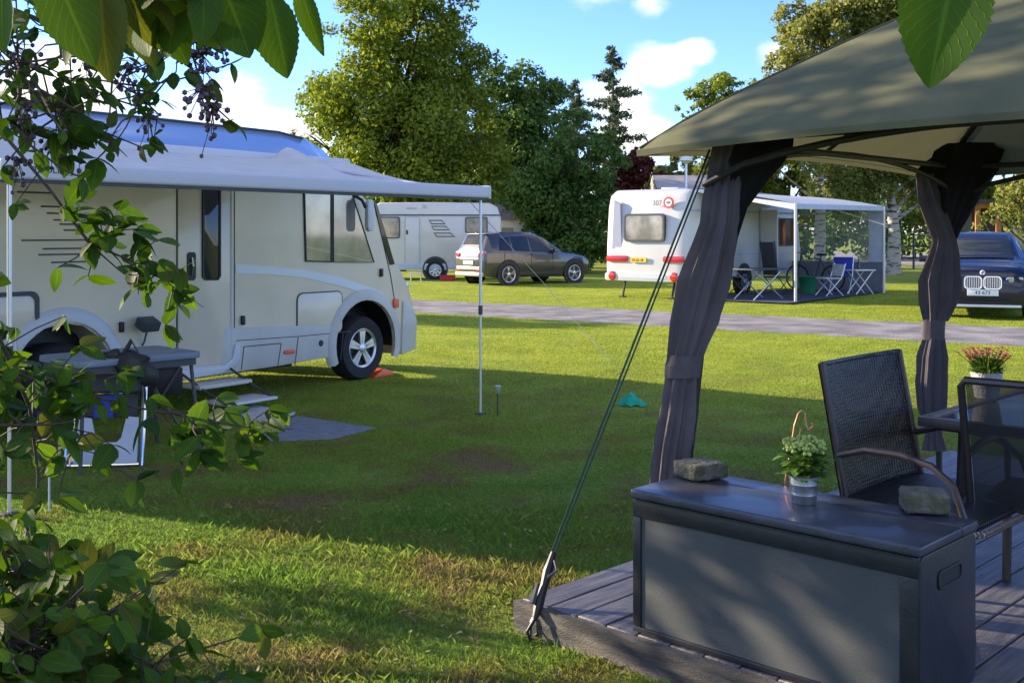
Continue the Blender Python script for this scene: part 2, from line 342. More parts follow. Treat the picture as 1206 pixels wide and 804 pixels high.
# ------------------------------------------------------------------ ground
def groundmat(name, blades=False):
    m, t, N, L = nt(name)
    out = N.new('ShaderNodeOutputMaterial'); b = N.new('ShaderNodeBsdfPrincipled'); g = N.new('ShaderNodeNewGeometry')
    b.inputs['Roughness'].default_value = .9; b.inputs['Specular IOR Level'].default_value = .15
    mp = N.new('ShaderNodeMapping'); L.new(g.outputs['Position'], mp.inputs[0]); mp.inputs['Scale'].default_value = (1,1,0)
    n1 = N.new('ShaderNodeTexNoise'); n1.inputs['Scale'].default_value = 1.1; n1.inputs['Detail'].default_value = 8; n1.inputs['Roughness'].default_value = .62; L.new(mp.outputs[0], n1.inputs['Vector'])
    n2 = N.new('ShaderNodeTexNoise'); n2.inputs['Scale'].default_value = .33; n2.inputs['Detail'].default_value = 4; L.new(mp.outputs[0], n2.inputs['Vector'])
    r1 = N.new('ShaderNodeValToRGB'); e = r1.color_ramp.elements
    if blades:
        e[0].position = .33; e[0].color = (.29,.21,.09,1); e[1].position = .43; e[1].color = (.23,.24,.05,1)
        x = e.new(.52); x.color = (.20,.29,.045,1); x = e.new(.68); x.color = (.15,.27,.038,1)
    else:
        e[0].position = .36; e[0].color = (.15,.105,.065,1); e[1].position = .44; e[1].color = (.15,.15,.045,1)
        x = e.new(.52); x.color = (.17,.24,.04,1); x = e.new(.68); x.color = (.13,.22,.035,1)
    L.new(n1.outputs[0], r1.inputs[0])
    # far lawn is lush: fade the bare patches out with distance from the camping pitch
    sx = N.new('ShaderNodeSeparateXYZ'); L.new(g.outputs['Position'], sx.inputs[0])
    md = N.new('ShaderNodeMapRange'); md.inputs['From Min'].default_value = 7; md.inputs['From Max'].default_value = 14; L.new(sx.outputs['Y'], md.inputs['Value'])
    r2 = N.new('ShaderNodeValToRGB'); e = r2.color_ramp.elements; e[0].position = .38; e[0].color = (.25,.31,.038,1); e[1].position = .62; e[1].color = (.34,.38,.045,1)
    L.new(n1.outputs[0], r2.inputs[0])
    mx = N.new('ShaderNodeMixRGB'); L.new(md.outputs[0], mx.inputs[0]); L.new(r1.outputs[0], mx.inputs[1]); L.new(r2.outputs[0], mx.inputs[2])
    n3 = N.new('ShaderNodeTexNoise'); n3.inputs['Scale'].default_value = 26; n3.inputs['Detail'].default_value = 6; L.new(mp.outputs[0], n3.inputs['Vector'])
    ml = N.new('ShaderNodeMapRange'); ml.inputs['From Min'].default_value = .3; ml.inputs['From Max'].default_value = .7; ml.inputs['To Min'].default_value = .6; ml.inputs['To Max'].default_value = 1.3; L.new(n3.outputs[0], ml.inputs['Value'])
    mm = N.new('ShaderNodeVectorMath'); mm.operation = 'SCALE'; L.new(mx.outputs[0], mm.inputs[0]); L.new(ml.outputs[0], mm.inputs['Scale'])
    if blades:
        rr = N.new('ShaderNodeMapRange'); rr.inputs['To Min'].default_value = .68; rr.inputs['To Max'].default_value = 1.32; L.new(g.outputs['Random Per Island'], rr.inputs['Value'])
        mm = N.new('ShaderNodeVectorMath'); mm.operation = 'SCALE'; L.new(mx.outputs[0], mm.inputs[0]); L.new(rr.outputs[0], mm.inputs['Scale'])
        tr = N.new('ShaderNodeBsdfTranslucent'); L.new(mm.outputs[0], tr.inputs[0]); L.new(mm.outputs[0], b.inputs['Base Color'])
        ms = N.new('ShaderNodeMixShader'); ms.inputs[0].default_value = .5; L.new(b.outputs[0], ms.inputs[1]); L.new(tr.outputs[0], ms.inputs[2]); L.new(ms.outputs[0], out.inputs[0])
    else:
        L.new(mm.outputs[0], b.inputs['Base Color']); L.new(b.outputs[0], out.inputs[0])
        bp = N.new('ShaderNodeBump'); bp.inputs['Strength'].default_value = 1; bp.inputs['Distance'].default_value = .05; L.new(n3.outputs[0], bp.inputs['Height']); L.new(bp.outputs[0], b.inputs['Normal'])
    return m
gm = groundmat('lawn_ground')
tag(MB().add([(-500,-300,0),(500,-300,0),(500,900,0),(-500,900,0)],[(0,1,2,3)]).build('ground', gm), kind='structure')
# gravel road
gravel = mat('gravel', (.12,.108,.10), .95, vscale=1.6, col2=(.29,.26,.235), bump=1, bscale=26, detail=16)
ra, rb = G(487,353), G(1206,386); qa, qb = G(487,368), G(1206,408)
def roadstrip(a0, a1, b0, b1, ext0, ext1, n=260, j=.13):
    top = []; bot = []
    for i in range(n+1):
        t = ext0 + (ext1-ext0)*i/n; q = b0 + (b1-b0)*t; w1_ = .5*math.sin(t*31)*j+.6*math.sin(t*83+1)*j
        p = a0 + (a1-a0)*t
        top.append((p.x, p.y+random.uniform(-j,j)+w1_, .004)); bot.append((q.x, q.y+random.uniform(-j,j)-w1_, .004))
    return MB().add(top+bot, [(i,i+1,n+2+i,n+1+i) for i in range(n)])
tag(roadstrip(ra,rb,qa,qb,-2.5,2.2).build('gravel_road', gravel, fix=False), kind='structure')
# a grassy crown runs along the middle of the gravel : irregular islands
ga, gb = G(1040,297), G(1230,302); gc, gd = G(1040,312), G(1230,318)
tag(roadstrip(ga,gb,gc,gd,-.4,1.8,80,.25).build('gravel_path', mat('pale_gravel',(.34,.29,.23),.95,vscale=4,col2=(.25,.21,.17)), fix=False), kind='structure')

# deck frame
E1 = Vector((.720,-.694,0)).normalized(); E2 = Vector((-E1.y,E1.x,0)); DO = G(618,703,.13); DO.z = 0; DRZ = math.atan2(E1.y,E1.x); DZ = .13
def D(a,b,z=0): return DO + E1*a + E2*b + Vector((0,0,z))
def inv(p): 
    q = Vector(p)-DO; return q.dot(E1), q.dot(E2), q.z
deck = thing('wooden_deck','dark stained low timber deck with worn fascia, under the gazebo','deck',DO,DRZ)
mb = MB(); x = 0.0; k = 0
while x < 4.3:
    mb.b6(x, x+.138, -.015+random.uniform(-.002,.002), 4.2, DZ-.026, DZ+random.uniform(-.0015,.0015)); x += .145
mb.build('boards', M['wood'], deck, bevel=.004, seg=1)
mb = MB().b6(-.02,4.3,-.045,-.018,-.01,DZ-.006).b6(.012,.04,.032,4.2,-.01,DZ-.028)
for q in (1.4,2.8): mb.b6(.1,4.2,q,q+.05,.0,DZ-.03)
mb.build('fascia', M['fascia'], deck)

# ------------------------------------------------------------------ grass blades
def blades():
    n = 1400000
    Y = np.exp(rng.uniform(math.log(2.9), math.log(34), n)); px = rng.uniform(-60,1266,n); X = (px-CX)/F*Y
    q0 = (X-DO.x)*E1.x+(Y-DO.y)*E1.y; q1 = (X-DO.x)*E2.x+(Y-DO.y)*E2.y
    ok = ~((q0>-.01)&(q0<4.3)&(q1>-.02)&(q1<4.2))
    # road
    rd = (rb-ra).normalized(); rn = Vector((-rd.y,rd.x,0)); 
    pos = (X-ra.x)*rn.x+(Y-ra.y)*rn.y
    u = (X-ra.x)*rd.x+(Y-ra.y)*rd.y; LL = (rb-ra).length
    d0 = (qa-ra).dot(rn); d1 = (qb-ra).dot(rn); lo = d0+(d1-d0)*u/LL
    onroad = (pos>lo)&(pos<.0); 
    ok &= ~onroad
    for poly in MATS:
        inside = np.zeros(n,bool)
        for i in range(len(poly)):
            a, b = poly[i], poly[(i+1)%len(poly)]
            c = ((a.y>Y)!=(b.y>Y)) & (X < (b.x-a.x)*(Y-a.y)/((b.y-a.y)+1e-9)+a.x); inside ^= c
        ok &= ~inside
    X, Y = X[ok], Y[ok]; n = len(X)
    # clumpy heights
    cl = np.sin(X*3.1+np.sin(Y*2.3)*2)*np.sin(Y*4.2+np.cos(X*1.7)*2)
    h = (.009+.009*rng.random(n)+.005*cl)*(1+rng.random(n)**9*np.where(Y>6.5,.8,3.0)); h = np.clip(h,.007,.09)*np.clip(.62+(Y-3)*.06,.62,.95)*np.where(Y>7,.8,1)
    wd = .00115*np.clip(Y/3.4,1,6)*(.7+.6*rng.random(n))
    a = rng.uniform(0,2*PI,n); lx = rng.normal(0,.55,n)*h; ly = rng.normal(0,.55,n)*h
    V = np.zeros((n,4,3)); dx, dy = np.cos(a)*wd, np.sin(a)*wd
    V[:,0] = np.stack([X-dx,Y-dy,np.zeros(n)-.002],1); V[:,1] = np.stack([X+dx,Y+dy,np.zeros(n)-.002],1)
    V[:,2] = np.stack([X+dx*.7+lx*.4,Y+dy*.7+ly*.4,h*.6],1); V[:,3] = np.stack([X+lx,Y+ly,h],1)
    Fc = np.arange(n*4).reshape(n,4)
    tag(npmesh('grass', V.reshape(-1,3), Fc, groundmat('lawn_blades', True)), 'short patchy lawn grass around the pitch', 'grass', kind='stuff')
# mats by the motorhome door
MATS = [[G(*p) for p in ((276,485),(300,479),(348,488),(327,499),(292,497))], [G(*p) for p in ((297,508),(350,491),(443,505),(392,518),(318,521))]]
tag(MB().prism([(p.x,p.y) for p in MATS[0]], lambda u,v,w_: (u,v,w_), .003, .022).build('door_mat', M['matlight'], bevel=.004, seg=1), 'small pale grey mat on the grass below the motorhome step','mat')
tag(MB().prism([(p.x,p.y) for p in MATS[1]], lambda u,v,w_: (u,v,w_), .002, .012).build('ground_mat', M['matblue'], bevel=.003, seg=1), 'larger blue grey groundsheet mat spread on the grass in front of motorhome','mat')
blades()

# ------------------------------------------------------------------ MOTORHOME
W0 = Vector((-1.6,12.0,0)); U = Vector((.574,.819,0)).normalized(); NN = Vector((-U.y,U.x,0)); MRZ = math.atan2(U.y,U.x)
def S(px, py=None, n=0.0):
    """photo column/row on the motorhome's side plane (offset n inwards) -> s,z"""
    r = (px-CX)/F; o = W0+NN*n
    s = (r*o.y-o.x)/(U.x-U.y*r); Y = o.y+U.y*s
    return (s, H-((py if py is not None else HY)-HY)*Y/F)
mh = thing('motorhome','large cream integrated motorhome with its side awning out, in the shade','motorhome',W0,MRZ)
mhf = lambda s,z,w_: (s,w_,z)      # local frame: x forward, y inwards, z up ; y=0 is the near side
BW = 2.28; RB = -5.6
def side_ring(n, top, fr, bot, kf=1.0):
    """outline of a slice, s,z; the same number of points for each slice"""
    pts = [(RB+.05, bot)]
    pts += [(RB, bot+.1), (RB-.02, 1.2), (RB, top-.35), (RB+.08, top-.1), (RB+.25, top)]
    pts += [(-3.5, top+.0), (-2, top), (-.95, top-.01), (-.55, top-.05*kf), (-.3, top-.14*kf), (-.12, top-.27*kf)]
    pts += [(.16+fr*.2, 1.85), (.38+fr*.4, 1.45), (.62+fr*.7, 1.18), (.78+fr, .98), (.86+fr, .75), (.87+fr, .5), (.80+fr, .34)]
    pts += [(.56, .30)]
    for i in range(11):
        a = PI*i/10; pts.append((.47*math.cos(a), .40+.47*math.sin(a)))
    pts += [(-.56,.30), (-1.2, .28), (-2.0,.27), (-2.9,.27), (-3.02,.30)]
    for i in range(9):
        a = PI*i/8; pts.append((-3.61+.46*math.cos(a), .40+.46*math.sin(a)))
    pts += [(-4.2,.30)]
    return pts
rings = []
for (y,top,fr,bot,kf) in ((0.0,2.28,-.05,.32,1),(.03,2.33,0,.32,1),):
    rings.append([(s,y,z) for s,z in side_ring(0,top,fr,bot,kf)])
# lower body
slices = [(0.0,2.27,-.06,.8),(.02,2.30,-.03,.8),(.34,2.64,.10,1.0),(.42,2.67,.14,1.0),(.8,2.71,.2,1.0),(BW-.8,2.71,.2,1.0),(BW-.42,2.67,.14,1.0),(BW-.34,2.64,.10,1.0),(BW-.02,2.30,-.03,.8),(BW,2.27,-.06,.8)]
body = MB(); roof = MB(); allr = []
for (y,top,fr,kf) in slices: allr.append([(s,y,z) for s,z in side_ring(0,top,fr,.32,kf)])
nr = len(allr[0])
body.loft(allr, cap=True)
bo = body.build('body', M['mh'], mh, smooth=True, ang=R(32))
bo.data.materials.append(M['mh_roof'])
for p in bo.data.polygons:      # sloping roof shoulders: the sky's reflection is painted in as blue
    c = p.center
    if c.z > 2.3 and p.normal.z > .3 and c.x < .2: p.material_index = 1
# roof trim line and rail
MB().tube([(RB+.3,.335,2.652),(-2.5,.335,2.652),(-.95,.335,2.642),(-.6,.335,2.60)], .012, 6).build('roof_gutter', M['dgrey'], mh)
def sidepoly(name, pts, m, a=-.004, b=.01, parent=mh, bevel=0, smooth=False):
    return MB().prism([S(*p) for p in pts], mhf, a, b).build(name, m, parent, bevel=bevel)
def seam(pts, wpx=1.0, name='panel_seam', m=None, parent=None, r=.005, y=-.002):
    return MB().tube([ (S(*p)[0], y, S(*p)[1]) for p in pts], r, 5).build(name, m or M['seam'], parent or mh)
# entry door
dr = MB().prism([S(*p) for p in ((209,216),(270,219),(270,415),(266,424),(258,429),(209,433))], mhf, -.012, .01).build('entry_door', M['mh'], mh, bevel=.008)
seam([(208,214),(208,434)], parent=dr, name='door_seam', r=.006)
seam([(271.5,217),(271.5,414),(267,426),(257,431),(208,436)], parent=dr, name='door_frame', m=M['mh_trim'], r=.014)
seam([(276,218),(276,398)], r=.005)
wp = [S(*p) for p in ((236.5,221),(258,222),(258,325),(255,330),(240,330),(236.5,326))]
dw = MB().prism(wp, mhf, -.022, -.008).build('door_window', M['glass'], dr, bevel=.005)
frameprism(wp, .018, mhf, -.030, -.01).build('window_frame', M['black'], dw)
hp = [S(*p) for p in ((219,297),(229,297),(229,330),(219,330))]
zs = [h_[1] for h_ in hp]; ss = [h_[0] for h_ in hp]
hd = MB().prism(rrect(min(ss),max(ss),min(zs),max(zs),.03), mhf, -.022, -.01).build('door_handle', M['black'], dr)
MB().tube([((ss[0]+ss[1])/2,-.03,min(zs)+.05),((ss[0]+ss[1])/2,-.045,(zs[0]+zs[2])/2),((ss[0]+ss[1])/2,-.03,max(zs)-.05)], .012, 6).build('handle_grip', M['chrome'], hd)
# white sill trim below door
MB().prism([S(*p) for p in ((204,437),(262,430),(272,421),(275,405),(281,404),(280,424),(270,434),(258,439),(215,447),(205,443))], mhf, -.03, .01).build('door_sill', M['mh_trim'], mh, bevel=.006)
# skirt
sk = MB().prism([(-2.0,.275),(-.52,.30),(-.50,.62),(-1.0,.66),(-1.95,.70)], mhf, -.014, .01).build('skirt', M['mh_skirt'], mh, bevel=.008)
MB().prism([(-5.5,.34),(-4.15,.31),(-4.1,.66),(-5.5,.68)], mhf, -.014, .01).build('skirt', M['mh_skirt'], mh, bevel=.008)
MB().prism([(-3.05,.29),(-2.38,.28),(-2.38,.52),(-3.0,.64)], mhf, -.012, .01).build('skirt', M['mh_skirt'], mh, bevel=.008)
for q_ in ([(286,408),(329,404)],[(286,408),(283,435)],[(330,404),(326,430)],[(350,397),(346,430)],[(403,392),(400,424)]): seam(q_, parent=sk, y=-.015)
seam([(277,401),(350,396),(403,391),(412,390)], y=-.012)
s0,z0 = S(377,404); MB().lathe([(.001,-.02),(.03,-.02),(.035,-.012),(.035,0)],(s0,0,z0),'Y',12).build('lock', M['black'], mh)
s0,z0 = S(339,414); MB().prism(rrect(s0-.07,s0+.07,z0-.022,z0+.022,.02), mhf, -.03,-.012).build('side_marker', M['orange'], mh, bevel=.004)
s0,z0 = S(465,357); MB().prism(rrect(s0-.04,s0+.04,z0-.05,z0+.05,.02), mhf, -.03,.05).build('side_marker', M['orange'], mh, bevel=.004)
# hatches
for pts,nm in (((( 350,344),(402,343),(402,393),(350,396)),'service_hatch'),):
    pl = [S(*p) for p in pts]; a0 = min(p[0] for p in pl); a1 = max(p[0] for p in pl); b0 = min(p[1] for p in pl)+.02; b1 = max(p[1] for p in pl)-.02
    h_ = MB().prism(rrect(a0,a1,b0,b1,.07), mhf, -.012, .01).build(nm, M['mh'], mh, bevel=.004)
    frameprism(rrect(a0-.012,a1+.012,b0-.012,b1+.012,.08), .012, mhf, -.008, .01).build('hatch_seal', M['seam'], h_)
s0,z0 = S(285,377)
for px_,py_ in ((285,377),(142,385),(448,321)):
    s0,z0 = S(px_,py_); MB().b6(s0-.02,s0+.02,-.03,.0,z0-.045,z0+.045).build('hatch_catch', M['black'], mh, bevel=.008)
# left: grille frame at the photo's left edge, livery lines, wall lamp
pl = [S(5,348),(S(41,348)[0],S(5,348)[1]),(S(41,348)[0],S(5,440)[1]),S(5,440)]
a0,a1 = S(-40,348)[0],S(41,348)[0]; zb,zt = .8,S(20,348)[1]
lo = MB().prism(rrect(a0,a1,zb,zt,.05), mhf, -.01,.01).build('locker_door', M['mh'], mh, bevel=.003)
frameprism(rrect(a0-.03,a1+.03,zb-.03,zt+.03,.07), .035, mhf, -.02, .01).build('locker_frame', M['dgrey'], lo)
for (x0,y0,x1) in ((20,225,62),(48,242,72),(55,250,90),(63,258,100),(70,263,104),(75,270,100),(25,282,112),(50,292,108),(45,299,100),(60,308,110)):
    s0,z0 = S(x0,y0); s1,z1 = S(x1,y0+ (x1-x0)*.02)
    MB().prism([(s0,z0),(s1,z0),(s1,z0-.014),(s0,z0-.014)], mhf, -.004,.004).build('livery_stripe', M['chfr_l'], mh)
# swoosh stripe
up = [(277,311),(320,314),(360,318),(400,326),(440,340),(452,346)]; dn = [(452,352),(436,347),(398,336),(358,327),(318,323),(277,322)]
sidepoly('swoosh_stripe', up+dn, M['swoosh'], -.006, .004)
# cab side window: three panes
def pane(pts, m, frame=.014):
    pl = [S(*p) for p in pts]
    w_ = MB().prism(pl, mhf, -.008, .012).build('cab_window', m, mh)
    if frame: frameprism([(x,z) for x,z in pl], frame, mhf, -.018, .0).build('window_frame', M['black'], w_)
pane([(357,226),(390,227),(390,309),(359,308)], M['glass_lit'])
pane([(391.5,227),(414,228),(437,300),(440,309),(391.5,309)], M['glass_lit'], .007)
# windscreen : laid on the sloping front (thin curved sheet across the nose)
ws = []
for i in range(7):
    t = i/6; row = []
    for j in range(11):
        y = .06+(BW-.12)*j/10; bul = 1-(abs(j-5)/5)**2.2
        z = 2.13-t*.98
        base = (-.12+ (2.02-z)*.62 if z>1.45 else .235+(1.45-z)*.85)
        row.append((base+.10+.16*bul-.02, y, z))
    ws.append(row)
mb = MB(); mb.add([p for r_ in ws for p in r_], [(i*11+j,i*11+j+1,(i+1)*11+j+1,(i+1)*11+j) for i in range(6) for j in range(10)])
wso = mb.build('windscreen', M['glass'], mh, smooth=True)
MB().tube([ws[i][0] for i in range(7)], .022, 6).build('screen_seal', M['black'], wso)
sidepoly('windscreen_edge', [(440,238),(443,240),(455,280),(464,311),(459,312),(450,282)], M['glass'], -.012, .01)
# A-pillar seam & nose seam
seam([(442,236),(452,290),(460,325),(466,363)], r=.006)
# mirror on a drooping arm
mi = MB().prism(rrect(-.11,.11,-.18,.18,.07), lambda u,v,w_: (S(433,252)[0]-.13+u*.45, -.14+w_, S(433,252)[1]-.02+v*.95), -.035,.025).build('wing_mirror', M['mh_trim'], mh, bevel=.02)
s0,z0 = S(425,236); MB().tube([(s0-.10,.0,z0+.05),(s0-.07,-.08,z0+.0),(s0-.08,-.14,z0-.08)], .018, 8).build('mirror_arm', M['black'], mi)
# wheel arch lips
for c,n_ in ((0,1),(-3.61,2)):
    mb = MB(); out = []; 
    for i in range(21):
        a = R(-22)+ (PI+R(44))*i/20; out.append((c, a))
    vs = []
    for (cc,a) in out:
        for (rr,yy) in ((.47,-.03),(.53,-.035),(.585,-.012),(.60,.01),(.47,.01)):
            vs.append((cc+rr*math.cos(a), yy, max(.40+rr*math.sin(a), .2)))
    fs = [(i*5+j, i*5+(j+1)%5, (i+1)*5+(j+1)%5, (i+1)*5+j) for i in range(20) for j in range(5)]
    MB().add(vs,fs).build('wheel_arch', M['mh_skirt'] if n_==1 else M['mh_trim'], mh, smooth=True)
# dark wheel-well liners
for c in (0,-3.61):
    vs = []
    for i in range(17):
        a = R(-8)+(PI+R(16))*i/16
        for yy in (.012,.33): vs.append((c+.462*math.cos(a), yy, .40+.462*math.sin(a)))
    MB().add(vs,[(2*i,2*i+1,2*i+3,2*i+2) for i in range(16)]).build('well_liner', M['black'], mh)
for c in (0,-3.61):
    MB().b6(c-.46,c+.46,.32,.36,.35,.88).build('well_liner', M['black'], mh)
wheel(mh, 0, .03, .345, .215, .22, -1, 5, twin=True)
wheel(mh, -3.61, .03, .345, .215, .22, -1, 5, twin=True)
wheel(mh, 0, BW-.03, .345, .215, .22, 1, 5, twin=True)
wheel(mh, -3.61, BW-.03, .345, .215, .22, 1, 5, twin=True)
MB().b6(-5.2,-.6,.5,BW-.5,.18,.34).build('chassis', M['black'], mh)
# front bumper with lamp
MB().prism([(.585,.22),(.84,.26),(.86,.6),(.80,.74),(.62,.84),(.60,.55)], mhf, -.025,.5).build('bumper', M['mh_skirt'], mh, bevel=.03)
MB().prism(rrect(.62,.80,.88,1.04,.04), mhf, .05,.34).build('headlight', M['headl'], mh, bevel=.02)
MB().prism(rrect(.62,.80,.88,1.04,.04), mhf, BW-.34,BW-.05).build('headlight', M['headl'], mh, bevel=.02)
# pull-out step
s0,_ = S(210,460); s1,_ = S(272,460)
st = MB().b6(s0,s1,-.30,.02,.20,.235).build('entrance_step', M['mh_skirt'], mh, bevel=.01)
MB().b6(s0+.05,s1+.02,-.62,-.28,.075,.10).build('lower_tread', M['mh_trim'], st, bevel=.008)
MB().tube([(s0+.03,-.02,.32),(s0+.03,-.3,.2),(s0+.06,-.6,.08)],.012).tube([(s1-.03,-.02,.32),(s1-.03,-.3,.2),(s1,-.6,.08)],.012).build('step_arm', M['dgrey'], st)
# wall lamp box on bracket
s0,z0 = S(165,381); lp = MB().box((s0,-.11,z0+.0),(.17,.13,.09),rx=R(25)).build('wall_lamp', M['dgrey'], mh, bevel=.01)
MB().tube([(s0+.02,-.08,z0-.04),(s0+.02,-.03,z0-.16),(s0+.02,0,z0-.2)],.008,6).build('lamp_cable', M['dgrey'], lp)
# orange chock in front of front wheel
tag(MB().prism([(0,0),(.34,0),(.30,.05),(.16,.09),(.03,.02)], lambda u,v,w_:(u,w_,v), -.1,.1).build('levelling_ramp', M['orange'], bevel=.006), 'orange levelling ramp wedged under the motorhome front wheel','levelling ramp')
o = bpy.data.objects['levelling_ramp']; o.location = W0+U*.17+NN*.12; o.rotation_euler = (0,0,MRZ); 

# ---- awning of the motorhome (part of it)
def W2M(p):    # world -> motorhome local
    q = Vector(p)-W0; return (q.dot(U), q.dot(NN), q.z)
ra_ = W2M((-.26,9.74,0)); la_ = W2M((-2.86,6.22,0))
bx1, by1 = ra_[0]+.02, ra_[1]; bx0, by0 = la_[0]-.02, la_[1]
ry1, ry0 = -.42, -4.6      # rail ends along the body
cloth = MB(); NI, NJ = 60, 18; vs = []
for i in range(NI+1):
    t = i/NI
    a = Vector((ry0+(ry1-ry0)*t, -.05, 2.335)); b = Vector((bx0+(bx1-bx0)*t, by0+(by1-by0)*t, 1.99))
    s_ = a.x
    bump = .12*math.exp(-((s_+1.17)/.16)**2)-.02*math.exp(-((s_+2.6)/.9)**2) + (.03*math.exp(-((s_+.45)/.35)**2))
    for j in range(NJ+1):
        v = j/NJ; p = a.lerp(b, v)
        z = p.z + bump*math.exp(-(v*2.6)**1.5) - .07*math.sin(PI*v)*(1 if t<.9 else .8) + .006*math.sin(t*40+v*6)*math.sin(PI*v)
        vs.append((p.x,p.y,z))
cloth.add(vs, [(i*(NJ+1)+j, (i+1)*(NJ+1)+j, (i+1)*(NJ+1)+j+1, i*(NJ+1)+j+1) for i in range(NI) for j in range(NJ)])
co_ = cloth.build('awning_canopy', M['awn'], mh, smooth=True)
ang = math.atan2(by1-by0, bx1-bx0); cl = math.hypot(bx1-bx0, by1-by0)-.10
def barpt(t, dy, z): 
    return (bx0+(bx1-bx0)*t - math.sin(ang)*dy, by0+(by1-by0)*t + math.cos(ang)*dy, z)
br = MB().box(((bx0+bx1)/2,(by0+by1)/2,1.955),(cl+.16,.11,.105),rz=ang).build('awning_bar', M['awnbar'], mh, bevel=.02, seg=3)
MB().box(((bx0+bx1)/2,(by0+by1)/2+.01,1.894),(cl+.14,.09,.016),rz=ang).build('bar_channel', M['dgrey'], br)
for t_ in (-.004,1.004):
    p = barpt(t_,0,1.955); MB().box(p,(.03,.12,.12),rz=ang).build('bar_end_cap', M['mh_trim'], br, bevel=.012)
MB().b6(ry0-.05,ry1+.1,-.09,.03,2.27,2.38).build('awning_housing', M['awnbar'], mh, bevel=.02)
text('bar_lettering','THULE', .05, M['seam'], br, barpt(.035,-.058,1.945), (PI/2,0,ang), .001, xs=1.2)
text('bar_lettering','Omnistor', .022, M['chfr_l'], br, barpt(.085,-.058,1.935), (PI/2,0,ang), .001, xs=1.2)
for k,(lx,ly) in enumerate(((ra_[0]-.03,ra_[1]),(la_[0]+.03,la_[1]))):
    lg = MB().tube([(lx,ly,1.9),(lx,ly,.9)],.0135,8).tube([(lx,ly,.95),(lx,ly,.01)],.010,8).build('awning_leg', M['alu'], mh, smooth=True)
    MB().box((lx,ly,.012),(.09,.06,.02),rz=ang).build('leg_foot', M['dgrey'], lg, bevel=.004)
    MB().tube([(lx,ly,.96),(lx,ly,.88)],.019,8).build('leg_clamp', M['dgrey'], lg)
    # folding arm
    a1 = (ry1-.75,-.06,2.30) if k==0 else (ry0+.2,-.06,2.30)
    MB().tube([a1,(lx,ly,1.93)],.018,6).build('awning_arm', M['awnbar'], mh)

# guy rope of the awning across to a peg on the far right of the lawn
def P3(*a): return tuple(P(*a))
tag(MB().tube([P(552,236,9.7),P(640,333,13.5),G(718,425).lerp(P(640,333,13.5),.0)+Vector((0,0,0))],.0035,5).build('guy_rope', M['panelgrey']), 'thin pale guy rope running from the motorhome awning corner to the lawn','rope')

# ---- camp table, chair, bag beside it
TC = G(150,500,.0); TC = Vector((-2.78,7.85,0))
ct = thing('camping_table','grey blue folding camping table beside the motorhome door','table',TC,MRZ+R(-8))
MB().prism(rrect(-.46,.46,-.32,.32,.05), lambda u,v,w_:(u,v,w_), .70,.745).build('table_top', M['tabletop'], ct, bevel=.008)
MB().prism(rrect(-.44,.44,-.30,.30,.05), lambda u,v,w_:(u,v,w_), .65,.70).build('table_apron', M['dgrey'], ct)
for sx_ in (-1,1):
    for sy_ in (-1,1):
        MB().tube([(sx_*.40,sy_*.26,.66),(sx_*.45,sy_*.31,.0)],.014,8).build('leg', M['dgrey'], ct)
fc = thing('folded_camping_chair','folded aluminium camping chair with dark cushion and pale panel leaning on the table','chair',G(124,549),R(8))
def tubeU(w_,h,y0,y1,r_=.013,z0=.01,rad=.07):
    pts = [(-w_/2,y0,z0)]; 
    pts += [(-w_/2, y0+(y1-y0)*(h-rad)/h, z0+h-rad)]
    for i in range(1,5):
        a = PI/2*i/5; pts.append((-w_/2+rad*(1-math.cos(a)), y1, z0+h-rad+rad*math.sin(a)))
    q = [(-p[0],p[1],p[2]) for p in pts[::-1]]
    return pts+q
MB().tube(tubeU(.46,.70,.0,.20),.012,8).build('chair_frame', M['chrome'], fc, smooth=True)
MB().tube(tubeU(.50,.62,-.05,.13),.012,8).build('chair_frame', M['chrome'], fc, smooth=True)
MB().box((0,.155,.58),(.42,.05,.2),rx=R(-14)).build('cushion', M['dgrey'], fc, bevel=.022,seg=3)
MB().box((0,.10,.40),(.40,.03,.16),rx=R(-14)).build('seat_back', M['black'], fc, bevel=.012)
MB().prism([(-.20,.03),(.22,.03),(.22,.33),(.14,.34),(.11,.20),(.08,.17),(-.03,.17),(-.06,.20),(-.09,.33),(-.17,.34)], lambda u,v,w_:(u,w_+v*.2-.06,v), -.012,.012).build('pale_panel', M['panelgrey'], fc, bevel=.005)
MB().tube([(-.21,-.05,.02),(.23,-.05,.02)],.012).tube([(-.30,.0,.02),(-.30,.02,.32)],.012).tube([(-.30,.0,.02),(-.21,-.05,.02)],.012).build('foot_tube', M['chrome'], fc)
MB().box((-.02,.055,.40),(.13,.02,.15),rx=R(-14)).box((.07,.05,.43),(.05,.02,.12),rx=R(-14)).build('blue_towel', M['bluecloth'], fc, bevel=.005)
bag = MB(); 
pb = P(155,430,7.55)
bag.ball(pb,.13,16,(1.0,.6,.75)); bag.ball(pb+Vector((-.12,.0,.06)),.07,12,(1.1,.6,.7)); bag.ball(pb+Vector((.12,.0,-.07)),.08,12,(.9,.6,1.1)); bag.tube([pb+Vector((-.05,0,.08)),pb+Vector((0,.0,.16)),pb+Vector((.06,0,.08))],.012)
for i_,v in enumerate(bag.v):
    bag.v[i_] = (v[0]+.012*math.sin(v[2]*70), v[1], v[2]+.014*math.sin(v[0]*60))
tag(bag.build('black_bag', M['black'], smooth=True), 'crumpled black bag hanging over the camping table edge','bag')
